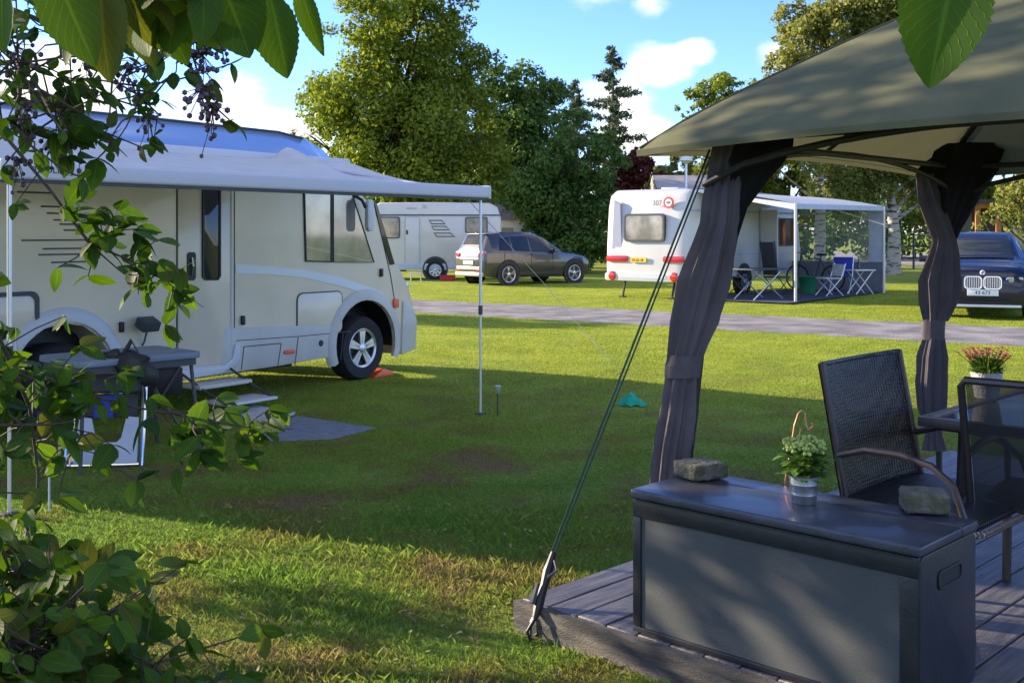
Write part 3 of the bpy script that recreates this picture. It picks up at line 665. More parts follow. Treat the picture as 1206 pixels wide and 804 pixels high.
# second folded chair / dark legs beneath the table
k2 = thing('folded_stool','dark folded stool leaning under the camping table','stool',G(190,505),R(20))
MB().tube([(-.15,0,0),(.15,.02,.5)],.012).tube([(.15,0,0),(-.15,.02,.5)],.012).tube([(-.15,.02,.5),(.15,.02,.5)],.012).build('stool_frame', M['dgrey'], k2)
MB().box((0,.05,.38),(.34,.03,.22)).build('stool_seat', M['black'], k2, bevel=.01)

# garden lamp stick, turquoise cloth, pegs
gl = thing('solar_lamp','slim solar garden stake lamp in the lawn by the right awning leg','garden lamp',G(586,490))
MB().tube([(0,0,0),(0,0,.2)],.007,8).build('stake', M['dgrey'], gl); MB().lathe([(.012,.2),(.02,.21),(.026,.25),(.03,.265),(.001,.27)],(0,0,0),'Z',14).build('lamp_head', M['alu'], gl, smooth=True)
tl = MB(); g0 = G(745,478); 
for (ox,oz,r0) in ((0,0,0),):
    vs = []
    n=9
    for i in range(n):
        for j in range(n):
            u = i/(n-1); v = j/(n-1)
            x_ = (u-.5)*.26; z_ = .10*math.sin(PI*min(1,u*1.1))*(1-v*.95)+.012; y_ = -.05+v*-.14+.03*math.sin(u*14)
            vs.append((x_+.015*math.sin(v*9),y_,max(.01,z_+.012*math.sin(u*17+v*4))))
    tl.add(vs,[(i*n+j,i*n+j+1,(i+1)*n+j+1,(i+1)*n+j) for i in range(n-1) for j in range(n-1)])
t_ = tl.build('green_cloth', M['tur'], smooth=True); t_.location = g0+Vector((0,.12,0)); tag(t_,'bright turquoise green cloth draped over a peg on the lawn','cloth')
pg = thing('tent_peg','short white peg stake in the grass at the far left','peg',G(58,604))
MB().tube([(0,0,0),(0,0,.24)],.006,6).tube([(-.03,0,.24),(.04,0,.24)],.006,6).build('stake', M['panelgrey'], pg)

# ------------------------------------------------------------------ GAZEBO
TIP1 = P(750,178,4.6); EZ = TIP1.z; SP = 3.0
gz = thing('gazebo','olive fabric canopy gazebo with tied grey curtains over the deck','gazebo',(TIP1.x,TIP1.y,0),DRZ)
# local: x along E1, y along E2 ; tips at 0 / SP
def gL(p): q = Vector(p)-Vector((TIP1.x,TIP1.y,0)); return Vector((q.dot(E1),q.dot(E2),q.z))
APX = EZ+.98; NG = 24
def roofz(u,v):      # pagoda profile
    d = 1-max(abs(u),abs(v)); m_ = min(abs(u),abs(v))
    base = d**.86
    arch = .10*(1-(m_/max(abs(u),abs(v),1e-3))**2)*(1-d)**2
    return EZ+(APX-EZ)*base + arch*.45
mb = MB(); vs = []
for i in range(NG*2+1):
    for j in range(NG*2+1):
        u = -1+i/NG; v = -1+j/NG; vs.append((SP/2*(1+u), SP/2*(1+v), roofz(u,v)))
n1 = NG*2+1; mb.add(vs,[(i*n1+j,(i+1)*n1+j,(i+1)*n1+j+1,i*n1+j+1) for i in range(2*NG) for j in range(2*NG) if not (abs(i-NG+.5)<4 and abs(j-NG+.5)<4)])
can = mb.build('canopy', M['canopy'], gz, smooth=True, ang=R(60))
for (u,v) in ((-1,-1),(1,-1),(1,1),(-1,1)):
    MB().tube([(SP/2*(1+u*q),SP/2*(1+v*q),roofz(u*q,v*q)+.002) for q in (.995,.9,.8,.7,.6,.5,.4,.3,.2)],.0055,6).build('hip_seam', M['canopy'], gz, smooth=True)
# vent tier
vs = []
for i in range(9):
    for j in range(9):
        u = -1+i/4; v = -1+j/4; vs.append((SP/2+u*.52, SP/2+v*.52, EZ+(APX-EZ)*.86+.20*(1-max(abs(u),abs(v)))-.02))
MB().add(vs,[(i*9+j,(i+1)*9+j,(i+1)*9+j+1,i*9+j+1) for i in range(8) for j in range(8)]).build('vent_cap', M['canopy'], gz)
# hem : short band beneath eaves
for (a,b) in (((-1,-1),(1,-1)),((1,-1),(1,1)),((1,1),(-1,1)),((-1,1),(-1,-1))):
    vs = []
    for i in range(NG*2+1):
        t = i/(2*NG); u = a[0]+(b[0]-a[0])*t; v = a[1]+(b[1]-a[1])*t; z = roofz(u,v)
        vs.append((SP/2*(1+u*1.001),SP/2*(1+v*1.001),z+.004)); vs.append((SP/2*(1+u),SP/2*(1+v),z-.022))
    MB().add(vs,[(2*i,2*i+2,2*i+3,2*i+1) for i in range(2*NG)]).build('hem', M['canopy'], gz)
posts = [(.20,.20),(SP-.2,.2),(SP-.2,SP-.2),(.2,SP-.2)]
Y1 = 4.62; Y2 = (Vector((TIP1.x,TIP1.y,0))+E1*.2+E2*(SP-.2)).y
_a = gL(P(795,500,Y1)); _b = gL(P(850,180,Y1)); _c = gL(P(1106,300,Y2))
posts[0] = (_a.x,_a.y); posts[3] = (_c.x,_c.y)
for k_,(x_,y_) in enumerate(posts):
    tx,ty = (_b.x,_b.y) if k_==0 else (x_,y_)
    po = MB().tube([(x_,y_,DZ),(tx,ty,EZ-.02)],.018,10).build('post', M['frame'], gz)
    MB().b6(x_-.06,x_+.06,y_-.06,y_+.06,DZ+.002,DZ+.012).build('base_plate', M['frame'], po)
posts[0] = (.2,.2); posts[3] = (.2,SP-.2)
for k in range(4):
    a = posts[k]; b = posts[(k+1)%4]; a = Vector((*a,0)); b = Vector((*b,0)); d = (b-a)
    MB().tube([a+Vector((0,0,EZ+.045)), b+Vector((0,0,EZ+.045))],.016,8).build('eave_beam', M['frame'], gz)
    pts = []
    for i in range(15):
        t = i/14; pts.append(a+d*t+Vector((0,0,EZ-.14+.19*math.sin(PI*t)**.6)))
    MB().tube(pts,.014,8).build('arched_brace', M['frame'], gz, smooth=True)
for (u,v) in ((-1,-1),(1,-1),(1,1),(-1,1)):
    pts = [(SP/2*(1+u*q),SP/2*(1+v*q),roofz(u*q,v*q)-.03) for q in (.98,.8,.6,.4,.2,.05)]
    MB().tube(pts,.016,8).build('hip_rib', M['frame'], gz, smooth=True)
for (u,v) in ((0,-1),(1,0),(0,1),(-1,0)):
    pts = [(SP/2*(1+u*q),SP/2*(1+v*q),roofz(u*q,v*q)-.03) for q in (.97,.7,.4,.1)]
    MB().tube(pts,.010,6).build('roof_strut', M['frame'], gz)

def drape(rows, Y, name, m, folds=9, seed=0, amp=.16, parent=gz, squash=.62, tie=()):
    """rows: (py, px_left, px_right) down the photo at depth Y -> pleated closed cloth tube"""
    rr = random.Random(seed); ph = [rr.uniform(0,6.28) for _ in range(4)]
    ys = [r_[0] for r_ in rows]; n = 160; K = 80; rings = []
    for i in range(K):
        py = ys[0]+(ys[-1]-ys[0])*i/(K-1)
        l = np.interp(py, ys, [r_[1] for r_ in rows]); r_ = np.interp(py, ys, [q[2] for q in rows])
        c = P((l+r_)/2, py, Y); hw = (r_-l)/2/F*Y
        ring = []
        for j in range(n):
            t = 2*PI*j/n
            k_ = folds; f = 1-2*abs(math.cos(.5*(k_*t+ph[0]+.5*math.sin(py*.018+t)+ .9*math.sin(2*t+ph[1]+py*.006))))**.7
            f2 = math.cos((k_*2+1)*t+ph[2]+py*.01)
            rad = 1+ amp*f+amp*.3*f2 + .05*math.sin(3*t+py*.03+ph[3])
            rad /= (1+amp*.9)
            x_ = math.cos(t)*hw*rad; y_ = math.sin(t)*max(hw,.055)*squash*rad
            ring.append(gL(c+Vector((x_,y_,0))))
        rings.append(ring)
    return MB().loft(rings).build(name, m, parent, smooth=True, ang=R(80))
Y1 = gL_y = (DO + E1*0 ).y
pw1 = Vector((TIP1.x,TIP1.y,0))+E1*.2+E2*.2
Y1 = 4.62
# curtain on the near post (lower, tied) and black net above
drape([(168,838,884),(200,834,876),(230,828,874),(246,826,874),(262,824,873),(292,812,869),(329,796,864),(379,787,848),(415,785,832),(430,784,826)], Y1, 'curtain', M['drape'], 8, 3, .22)
drape([(438,782,825),(460,778,824),(490,773,824),(520,767,820),(560,763,814),(600,762,816),(655,762,818)], Y1, 'curtain', M['drape'], 8, 4, .2)
drape([(418,786,830),(430,782,828),(444,781,826)], Y1, 'curtain_tie', M['drape'], 3, 5, .04)
drape([(158,852,936),(172,844,935),(190,838,925),(215,838,902),(245,840,880),(280,842,870),(330,844,860)], Y1+.03, 'net_curtain', M['net'], 7, 6, .15)
# far post
Y2 = (Vector((TIP1.x,TIP1.y,0))+E1*.2+E2*(SP-.2)).y
drape([(170,1086,1196),(190,1082,1186),(215,1080,1168),(245,1086,1150),(270,1096,1134),(284,1099,1127)], Y2, 'net_curtain', M['net'], 7, 12, .15)
drape([(205,1078,1100),(240,1082,1112),(284,1098,1126),(300,1093,1129),(330,1080,1131),(355,1082,1128),(378,1087,1116)], Y2-.06, 'curtain', M['drape'], 8, 13, .22)
drape([(376,1087,1115),(388,1086,1114),(400,1086,1114)], Y2-.06, 'curtain_tie', M['drape'], 3, 14, .04)
drape([(398,1086,1114),(420,1079,1117),(450,1077,1117),(480,1080,1115),(500,1088,1110),(508,1090,1108),(530,1086,1116)], Y2-.06, 'curtain', M['drape'], 7, 15, .2)

# guy strap with ratchet
sa = P(838,176,4.66); sb_ = P(652,650,4.43); sc2 = P(630,728,4.32); peg = G(626,752)
gs = thing('guy_strap','taut dark green ratchet strap from gazebo corner down to a peg by the deck','strap',(peg.x,peg.y,0))
pl_ = Vector((peg.x,peg.y,0))
def strap(a,b,w_,t_=.002):
    a = Vector(a)-pl_; b = Vector(b)-pl_; d=(b-a).normalized(); s_ = d.cross(Vector((0,1,0))).normalized()*w_/2; n_=Vector((0,t_,0))
    return MB().add([a-s_-n_,a+s_-n_,a+s_+n_,a-s_+n_,b-s_-n_,b+s_-n_,b+s_+n_,b-s_+n_],[(0,1,2,3),(7,6,5,4),(0,4,5,1),(1,5,6,2),(2,6,7,3),(3,7,4,0)])
off = Vector((.0075,0,0))
strap(sa-off,sb_-off,.009).build('webbing', M['strap'], gs); strap(sa+off*1.2,sb_+off,.007).build('webbing', M['strap'], gs)
mb = MB(); a = sb_-pl_; b = sc2-pl_; d=(b-a)
mb.tube([a,a+d*.3,a+d*.5,a+d*.8,b],[.012,.022,.016,.02,.012],8)
rt = mb.build('ratchet', M['black'], gs, smooth=True)
MB().tube([a+d*.1+Vector((.01,-.02,0)),a+d*.25+Vector((.03,-.03,0)),a+d*.35+Vector((.0,-.03,0))],.006,6).tube([a+d*.45+Vector((-.03,-.02,0)),a+d*.75+Vector((-.03,-.02,0))],[.010,.014],6).build('ratchet_handle', M['dgrey'], rt)
MB().tube([b,b+Vector((-.03,.0,-.05)),b+Vector((-.02,0,-.085)),b+Vector((.01,0,-.06))],.007,8).build('hook', M['black'], gs)
MB().tube([(0,0,-.05),(0,0,.07),(.008,0,.085),(.02,0,.08)],.006,8).build('ground_peg', M['alu'], gs)
MB().tube([Vector((.0,0,.06)),b+Vector((-.02,0,-.085))],.004,6).build('cord', M['black'], gs)

# ------------------------------------------------------------------ storage box
bp0 = (.55,-.0); BL, BD, BH = 1.08, .43, .524
sbx = thing('storage_box','dark cushion storage box with grey front panel standing on the deck edge','storage box',D(bp0[0],bp0[1],DZ+.003),DRZ)
MB().b6(.012,BL-.012,.012,BD-.012,0,BH-.035).build('box_body', M['boxd'], sbx, bevel=.008)
# frame members on front
mb = MB()
mb.b6(.0,BL,-.004,.02,BH-.10,BH-.036); mb.b6(0,BL,-.004,.02,.0,.022); mb.b6(0,.036,-.0035,.02,.022,BH-.1); mb.b6(BL-.06,BL,-.0035,.02,.022,BH-.1)
mb.build('front_frame', M['boxd'], sbx, bevel=.004)
MB().b6(.036,BL-.06,.004,.016,.022,BH-.10).build('front_panel', M['boxp'], sbx)
# side panel with cut grip
sp_ = MB().prism(rrect(.0,BD,.0,BH-.036,.03), lambda u,v,w_:(w_,u,v), BL-.014,BL+.004).build('side_panel', M['boxd'], sbx, bevel=.006)
frameprism(rrect(BD/2-.09,BD/2+.09,.36,.42,.02), .008, lambda u,v,w_:(w_,u,v), BL+.003,BL+.010).build('grip_rim', M['boxd'], sp_, bevel=.002)
MB().prism(rrect(BD/2-.084,BD/2+.084,.364,.416,.02), lambda u,v,w_:(w_,u,v), BL+.003,BL+.0055).build('grip_recess', M['black'], sp_)
lid = MB().b6(-.008,BL+.008,-.010,BD*.72,BH-.034,BH).build('lid', M['boxlid'], sbx, bevel=.010, seg=3)
MB().b6(-.008,BL+.008,BD*.72+.004,BD+.006,BH-.034,BH-.001).build('lid_back', M['boxlid'], sbx, bevel=.008, seg=3)
MB().b6(.02,BL-.02,-.006,.0,BH-.044,BH-.036).build('lid_gap', M['black'], sbx)
BT = DZ+.003+BH
# stones
def stone(name, label, pxl, pxr, py0, seed, hpx=.052, rzz=0, dims=(.20,.14,.06)):
    rr = random.Random(seed)
    bm = bmesh.new(); bmesh.ops.create_cube(bm, size=1)
    bmesh.ops.subdivide_edges(bm, edges=bm.edges, cuts=7, use_grid_fill=True)
    for v in bm.verts:
        c = v.co; k = (abs(c.x)>.49)+(abs(c.y)>.49)+(abs(c.z)>.49)
        c.x *= dims[0]; c.y *= dims[1]; c.z *= dims[2]
        if k>=2: c *= (1-.035*k+rr.uniform(-.025,.015))
        c += Vector((rr.uniform(-1,1),rr.uniform(-1,1),rr.uniform(-1,1)))*.0022
        if k<1: pass
    zmin = min(v.co.z for v in bm.verts)
    for v in bm.verts: v.co.z -= zmin
    for f in bm.faces: f.smooth = True
    me = bpy.data.meshes.new(name); bm.to_mesh(me); bm.free(); me.materials.append(M['stone'])
    o = bpy.data.objects.new(name, me); C.objects.link(o)
    p = G((pxl+pxr)/2, py0, BT); o.location = (p.x,p.y,BT+.001); o.rotation_euler = (0,0,rzz)
    return tag(o,label,'stone', 'stones weighing down the box lid')
stone('paving_stone','mossy square paving stone on the left end of the storage box lid',793,857,562,1,rzz=R(28),dims=(.165,.15,.060))
stone('paving_stone','lumpy mossy paving stone on the right end of the box lid',1057,1120,602,2,rzz=R(-8),dims=(.145,.13,.072))
# zinc pot with sedum
pp = G(947,592,BT); pt = thing('potted_sedum','green flowered plant in a small zinc bucket on the storage box','potted plant',(pp.x,pp.y,BT+.001))
MB().lathe([(.001,0),(.040,0),(.042,.004),(.045,.03),(.0465,.032),(.0462,.036),(.050,.066),(.0515,.068),(.051,.072),(.053,.095),(.056,.098),(.054,.100),(.050,.098),(.048,.08),(.001,.078)],(0,0,0),'Z',28).build('bucket', M['zinc'], pt, smooth=True)
lv = MB(); fl = MB(); rr = random.Random(5)
def leafquad(mb, base, d, up, l, wd, fold=.2):
    d = d.normalized(); s_ = d.cross(up).normalized(); n_ = s_.cross(d).normalized()
    prof = [(0,.12),(.2,.7),(.45,1),(.7,.8),(.9,.35),(1,0.02)]
    vs = []
    for t,w_ in prof:
        c = base+d*l*t - n_*l*.18*t*t
        vs += [c-s_*wd*w_/2+n_*wd*fold*w_/2, c, c+s_*wd*w_/2+n_*wd*fold*w_/2]
    fs = []
    for i in range(len(prof)-1):
        fs += [(3*i,3*i+1,3*i+4,3*i+3),(3*i+1,3*i+2,3*i+5,3*i+4)]
    mb.add(vs,fs)
for i in range(150):
    a = rr.uniform(0,6.28); z = .085+rr.random()*.075; r0 = rr.uniform(.01,.045); el = rr.uniform(-.3,.9)
    b = Vector((r0*math.cos(a),r0*math.sin(a),z)); leafquad(lv,b,Vector((math.cos(a),math.sin(a),el)),Vector((0,0,1)),rr.uniform(.03,.06),rr.uniform(.018,.03))
for i in range(9):
    a = i*.7; lv.tube([(0,0,.08),(.03*math.cos(a),.03*math.sin(a),.2)],.003,5)
for i in range(260):
    a = rr.uniform(0,6.28); r0 = .06*math.sqrt(rr.random()); z = .205-.35*r0+rr.uniform(-.016,.012)
    fl.ball((r0*math.cos(a),r0*math.sin(a),z),rr.uniform(.004,.007),6)
for m_ in (lv,fl): m_.v = [(v[0]*1.22,v[1]*1.22,.08+(v[2]-.08)*1.15) for v in m_.v]
lv.build('leaves', M['leafpot'], pt, fix=False); fl.build('flower_heads', M['sedum'], pt, fix=False)
# copper hook behind the box
hk = G(924,566,BT); hk = D(1.0,.60,DZ)
hb = P(926,570,hk.y)
hkt = thing('plant_hook','copper shepherd hook stake standing behind the box, next to the zinc pot','hook',(hb.x,hk.y,DZ))
def HL(px,py): q = P(px,py,hk.y)-Vector((hb.x,hk.y,DZ)); return (q.x,q.y,q.z)
MB().tube([(0,0,0),HL(925,565),HL(936,500),HL(940,487),HL(944,483),HL(948,487),HL(949,500),HL(952,506),HL(957,502),HL(956,498)],.0035,8).tube([HL(943,505),HL(940,520),HL(939,545)],.003,6).build('hook_wire', M['copper'], hkt, smooth=True)

# ------------------------------------------------------------------ garden chairs, table
def to_deck(o_loc, rz): return o_loc, rz
A1 = G(980,600,DZ)   # dummy
cpos = Vector((1.30,4.30,DZ))
ch = thing('wicker_armchair','black wicker armchair with taupe arms drawn up beside the deck table','chair',cpos,DRZ)
# local: x = facing, y = away along back (0..W)
CW = .69
def backpt(v, z):   # back curve : lean and concave
    lean = -.10*(z-.42)/.53 if z>.42 else 0
    return (lean + -.045*math.sin(PI*v), v*CW, z + (0 if z<.9 else .0))
mb = MB(); nb, mz = 14, 12; vs = []
for side in (0,1):
    for i in range(nb+1):
        for j in range(mz+1):
            v = i/nb; z = .40+.55*j/mz - .008*(j/mz)*math.sin(PI*v); p = backpt(v,z); vs.append((p[0]-(.02 if side else 0)*1, p[1], p[2]))
k_ = (nb+1)*(mz+1)
for i in range(nb):
    for j in range(mz):
        q = (i*(mz+1)+j,(i+1)*(mz+1)+j,(i+1)*(mz+1)+j+1,i*(mz+1)+j+1); mb.add([],[]); mb.f.append(q); mb.f.append(tuple(k_+t for t in q[::-1]))
mb.v = [tuple(v) for v in vs]
bk = mb.build('backrest', M['wicker'], ch, smooth=True)
for v in (0,1):
    MB().tube([(.02,v*CW,.0),(-.0,v*CW,.3),backpt(v,.42),backpt(v,.7),backpt(v,.955)],.013,8).build('rear_leg', M['chfr_l'], ch, smooth=True)
MB().tube([backpt(i/10,.95-.008*math.sin(PI*i/10)) for i in range(11)],.010,8).build('top_rail', M['wicker'], ch)
MB().prism(rrect(-.02,.50,.015,CW-.015,.04), lambda u,v,w_:(u,v,w_-.03*(u/.5 if u<.25 else .5)), .405,.435).build('seat', M['wicker'], ch, bevel=.01)
MB().tube([(.0,.0,.40),(.5,0,.385),(.52,.05,.385),(.52,CW-.05,.385),(.5,CW,.385),(0,CW,.40)],.013,8).build('seat_frame', M['wickerb'], ch)
for v in (0,1):
    y_ = v*CW
    ar = MB().tube([backpt(v,.60)[:1]+(y_,.60),(.08,y_,.635),(.22,y_,.635),(.34,y_,.61),(.42,y_,.55),(.465,y_,.42),(.47,y_,.38)],.014,8)
    ar.build('arm', M['chfr_l'], ch, smooth=True)
    MB().tube([(.47,y_,.39),(.49,y_,.0)],.013,8).build('front_leg', M['chfr_l'], ch)
# table
tcn = G(1080,490,.86); tb = thing('garden_table','glass topped garden table with woven edge by the black mesh chair','table',(tcn.x,tcn.y,DZ),DRZ)
MB().b6(.03,.97,.03,1.47,.712,.722).build('glass_top', seethru('table_glass',(.12,.13,.14),.75,.05), tb)
mb = MB()
mb.b6(0,1,0,.045,.69,.73).b6(0,1,1.455,1.5,.69,.73).b6(0,.045,.045,1.455,.69,.73).b6(.955,1,.045,1.455,.69,.73)
mb.build('woven_rim', M['wickerb'], tb, bevel=.008)
for x_ in (.14,.9):
    for y_ in (.12,1.4): MB().tube([(x_,y_,.69),(x_-.02,y_-.02,.0)],.02,10).build('leg', M['chfr_l'], tb)
# mesh chair
c2p = Vector((1.80,4.33,DZ))
c2 = thing('mesh_armchair','black textile mesh chair seen from behind at the right edge','chair',c2p,DRZ+R(3))
# local: x along back width, y facing
W2 = .58
def b2(u,z): return (u*W2, -.12*(z-.42)/.5 if z>.42 else .0, z)
MB().add([b2(.03,.42),b2(.97,.42),b2(.97,.66),b2(.97,.89),b2(.03,.89),b2(.03,.66)],[(0,1,2,5),(5,2,3,4)]).build('mesh_back', M['tex'], c2)
MB().tube([b2(0,.38),b2(0,.6),b2(0,.88),b2(.03,.905),b2(.97,.905),b2(1,.88),b2(1,.6),b2(1,.38)],.016,8).build('back_frame', M['chfr'], c2, smooth=True)
MB().add([(.02,.0,.42),(.56,0,.42),(.56,.46,.44),(.02,.46,.44),(.02,.0,.40),(.56,0,.40),(.56,.46,.42),(.02,.46,.42)],[(0,1,2,3),(4,7,6,5),(0,4,5,1),(1,5,6,2),(2,6,7,3),(3,7,4,0)]).build('mesh_seat', M['tex'], c2)
for u in (0,1):
    x_ = u*W2
    MB().tube([(x_,-.04,.0),(x_,0,.38)],.015,8).build('rear_leg', M['chfr'], c2)
    MB().tube([(x_,.46,.42),(x_,.44,.0)],.019,8).build('front_leg', M['chfr_l'], c2)
    MB().tube([(x_,0,.40),(x_,.46,.42)],.014,8).build('seat_rail', M['chfr'], c2)
    MB().tube([(x_,-.05,.60),(x_,.1,.63),(x_,.35,.63),(x_,.45,.58),(x_,.46,.42)],.014,8).build('arm', M['chfr_l'], c2, smooth=True)
# jug/pot with pink flowers on the table
fp = P(1162,497,4.95); fp = Vector((fp.x,fp.y,DZ+.732))
ft = thing('pink_flower_pot','pale pot of pink flowers on the garden table','flower pot',fp)
MB().lathe([(.001,0),(.05,0),(.068,.11),(.07,.115),(.06,.11),(.001,.10)],(0,0,0),'Z',20).build('pot', M['matlight'], ft, smooth=True)
lv = MB(); fl = MB()
for i in range(330):
    a = rr.uniform(0,6.28); q = rr.random(); r0 = rr.uniform(.0,.05); 
    leafquad(lv,Vector((r0*math.cos(a),r0*math.sin(a),.10+q*.06)),Vector((math.cos(a)*.9,math.sin(a)*.9,rr.uniform(-.2,1.3))),Vector((0,0,1)),rr.uniform(.03,.055),rr.uniform(.012,.02))
for i in range(60):
    a = rr.uniform(0,6.28); r0 = .12*math.sqrt(rr.random()); c = Vector((r0*math.cos(a),r0*math.sin(a),.20+rr.uniform(-.03,.02)))
    lv.tube([(c.x*.3,c.y*.3,.12),c],.0018,4)
    fl = MB()
    for k in range(9):
        b_ = rr.uniform(0,6.28); leafquad(fl,c,Vector((math.cos(b_),math.sin(b_),.5)),Vector((0,0,1)),.018,.013)
    fl.build('flower', M['pink'], ft, fix=False)
lv.build('leaves', M['leafpot'], ft, fix=False)

# ------------------------------------------------------------------ CARAVANS
def caravan(name, label, loc, rz, Lc, Wc, Hc, z0=.42, boxy=False):
    """local x forward, y left (0..Wc) ; y=0 is the right-hand side; rear at x=0"""
    t = thing(name, label, 'caravan', loc, rz)
    def ring(y, ins):
        pts = [(.02+ins,z0),(0+ins,z0+.25),(.02+ins,1.3),(.10+ins,Hc-.45),(.2+ins,Hc-.12-ins*.6),(.4+ins,Hc-ins*.7),(Lc*.5,Hc+.02-ins*.7),(Lc-.9,Hc-.02-ins*.7),(Lc-.5-ins,Hc-.22-ins*.5),(Lc-.15-ins,Hc-.85),(Lc-ins,1.15),(Lc-.04-ins,z0+.1),(Lc-.2-ins,z0)]
        if boxy: pts[7:10] = [(Lc-.45,Hc-ins*.7),(Lc-.16-ins,Hc-.14-ins*.5),(Lc-.04-ins,Hc-.5)]
        return [(x,y,z) for x,z in pts]
    MB().loft([ring(0,.10),ring(.03,.05),ring(.1,.015),ring(.3,.0),ring(Wc-.3,0),ring(Wc-.1,.015),ring(Wc-.03,.05),ring(Wc,.10)]).build('body', M['cwhite'], t, smooth=True, ang=R(40))
    return t
fz = lambda u,v,w_: (u,w_,v)
def cwin(t, x0,x1,zb,zt, m=None, y=-.012, nm='window', frame=.035):
    w_ = MB().prism(rrect(x0,x1,zb,zt,.06), fz, y-.012, y+.03).build(nm, m or M['glass'], t)
    frameprism(rrect(x0-.02,x1+.02,zb-.02,zt+.02,.07), frame, fz, y-.02, y+.03).build('window_frame', M['dgrey'], w_)
    return w_
# white caravan with shaded blue side, behind the SUV (rear/front to the left)
cA = Vector((-5.2,37.8,0)); cdir = math.atan2(.10,1)
ca = caravan('white_caravan','white caravan parked behind the grey SUV, with louvre decal by its door',G(432,331)+Vector((0,0,0)),R(4),4.6,2.2,2.62,.36,True)
ca.location = ((432-CX)/F*37.3, 37.3, 0)
k = 37.3/F
def cx_(px): return (px-432)*k*1.005
def cz_(py): return H-(py-HY)*k
cwin(ca, cx_(443),cx_(470),cz_(280),cz_(256), M['curtainglass']); cwin(ca, cx_(548),cx_(573),cz_(274),cz_(256), M['curtainglass'])
ddr = MB().prism(rrect(cx_(477),cx_(493),.5,cz_(256),.05), fz, -.02,.0).build('door', M['cwhite'], ca, bevel=.01)
frameprism(rrect(cx_(476),cx_(494),.48,cz_(255),.06), .025, fz, -.024,.0).build('door_frame', M['panelgrey'], ddr)
MB().b6(cx_(478),cx_(480),-.04,-.0,cz_(276),cz_(271)).build('door_handle', M['black'], ddr)
MB().b6(.1,4.6,-.02,.0,cz_(254),cz_(252.5)).build('side_stripe', M['dgrey'], ca)
MB().b6(.05,4.65,-.03,.01,.34,.55).build('skirt', M['panelgrey'], ca, bevel=.01)
for i,(yy,xa,xb) in enumerate(((259,504,523),(266,507,528),(274,510,534))):
    x0,x1 = cx_(xa),cx_(xb); z0_,z1_ = cz_(yy+5),cz_(yy)
    frameprism([(x0,z1_),(x1-.1,z1_),(x1+.04,z0_),(x0+.1,z0_)],.03,fz,-.012,.0).build('louvre_decal', M['dgrey'], ca)
MB().b6(cx_(478),cx_(490),-.015,0,cz_(246),cz_(244)).build('vent', M['panelgrey'], ca); MB().b6(cx_(497),cx_(502),-.015,0,cz_(245),cz_(241)).build('vent', M['panelgrey'], ca)
mb = MB(); 
for i in range(13):
    a = PI*i/12
mb.lathe([(.38,-.03),(.43,-.035),(.44,.0)],(cx_(512),0,.36),'Y',32).build('wheel_arch', M['dgrey'], ca, smooth=True)
MB().lathe([(.001,-.018),(.38,-.018),(.38,.0)],(cx_(512),0,.36),'Y',32).build('wheel_well', M['black'], ca)
wheel(ca, cx_(512), -.03, .33, .21, .2, -1, 8)
MB().tube([(5.2,1.1,.5),(6.3,1.1,.45)],.05,8).build('drawbar', M['dgrey'], ca)
# things at its wheel
rc = thing('red_crate','low red plastic crate on the grass by the white caravan wheel','crate',((528-CX)*k,36.9,0),0)
MB().b6(-.25,.25,-.15,.15,0,.16).build('crate_box', mat('red_plastic',(.5,.02,.03),.5), rc, bevel=.02); MB().b6(-.27,.27,-.17,.17,.15,.18).build('crate_rim', mat('red_rim',(.4,.02,.03),.5), rc, bevel=.01)
wc = thing('white_stool','small white plastic stool beside the white caravan wheel','stool',((492-CX)*k,36.6,0),0)
MB().b6(-.2,.2,-.15,.15,.25,.29).build('seat', M['white'], wc, bevel=.01)
for a,b in ((-.17,-.12),(.17,-.12),(-.17,.12),(.17,.12)): MB().tube([(a*.9,b*.9,.25),(a,b,0)],.014,6).build('leg', M['white'], wc)

# right caravan (rear lit) with awning
c2d = Vector((.62,.785,0)).normalized(); c2rz = math.atan2(c2d.y,c2d.x); c2l = Vector((4.12,26.1,0))
cb = caravan('touring_caravan','white touring caravan with red tail lamps and open side awning beyond the road',c2l,c2rz,6.6,2.3,2.66,.48)
cb['category'] = 'caravan'
fy = lambda u,v,w_: (w_,u,v)     # rear face: u along y
w_ = MB().prism(rrect(.62,1.68,1.42,2.02,.08), fy, -.03,.05).build('rear_window', M['glass_lit'], cb)
frameprism(rrect(.58,1.72,1.38,2.06,.1), .05, fy, -.035,.06).build('window_frame', M['dgrey'], w_)
bump_ = MB().prism(rrect(.06,2.24,.42,.62,.06), fy, -.10,.1).build('rear_bumper', M['cwhite'], cb, bevel=.03)
MB().prism(rrect(.5,1.8,.50,.56,.02), fy, -.106,-.09).build('bumper_strip', M['alu'], bump_)
for (y0,y1) in ((.06,.62),(1.62,2.24)):
    MB().prism(rrect(y0,y1,.885,1.035,.05), fy, -.035,.06).build('tail_lamp', M['red'], cb, bevel=.01)
for y0 in (.28,2.02): 
    MB().lathe([(.001,-.13),(.09,-.125),(.115,-.1),(.115,-.05)],(0,y0,.54),'X',20).build('round_lamp', M['red'], bump_)
MB().prism(rrect(1.08,1.52,.88,1.0,.01), fy, -.045,-.02).build('number_plate', M['plate_y'], cb)
text('plate_text','YX 62 18', .085, M['black'], cb, (-.048,1.49,.905), (PI/2,0,-PI/2), .001)
MB().prism([(1.82,1.2),(1.86,2.3),(2.04,2.4),(2.1,1.2)], fy, -.012+.03,.10).build('corner_moulding', mat('grey_blue_trim',(.35,.36,.45),.4), cb)
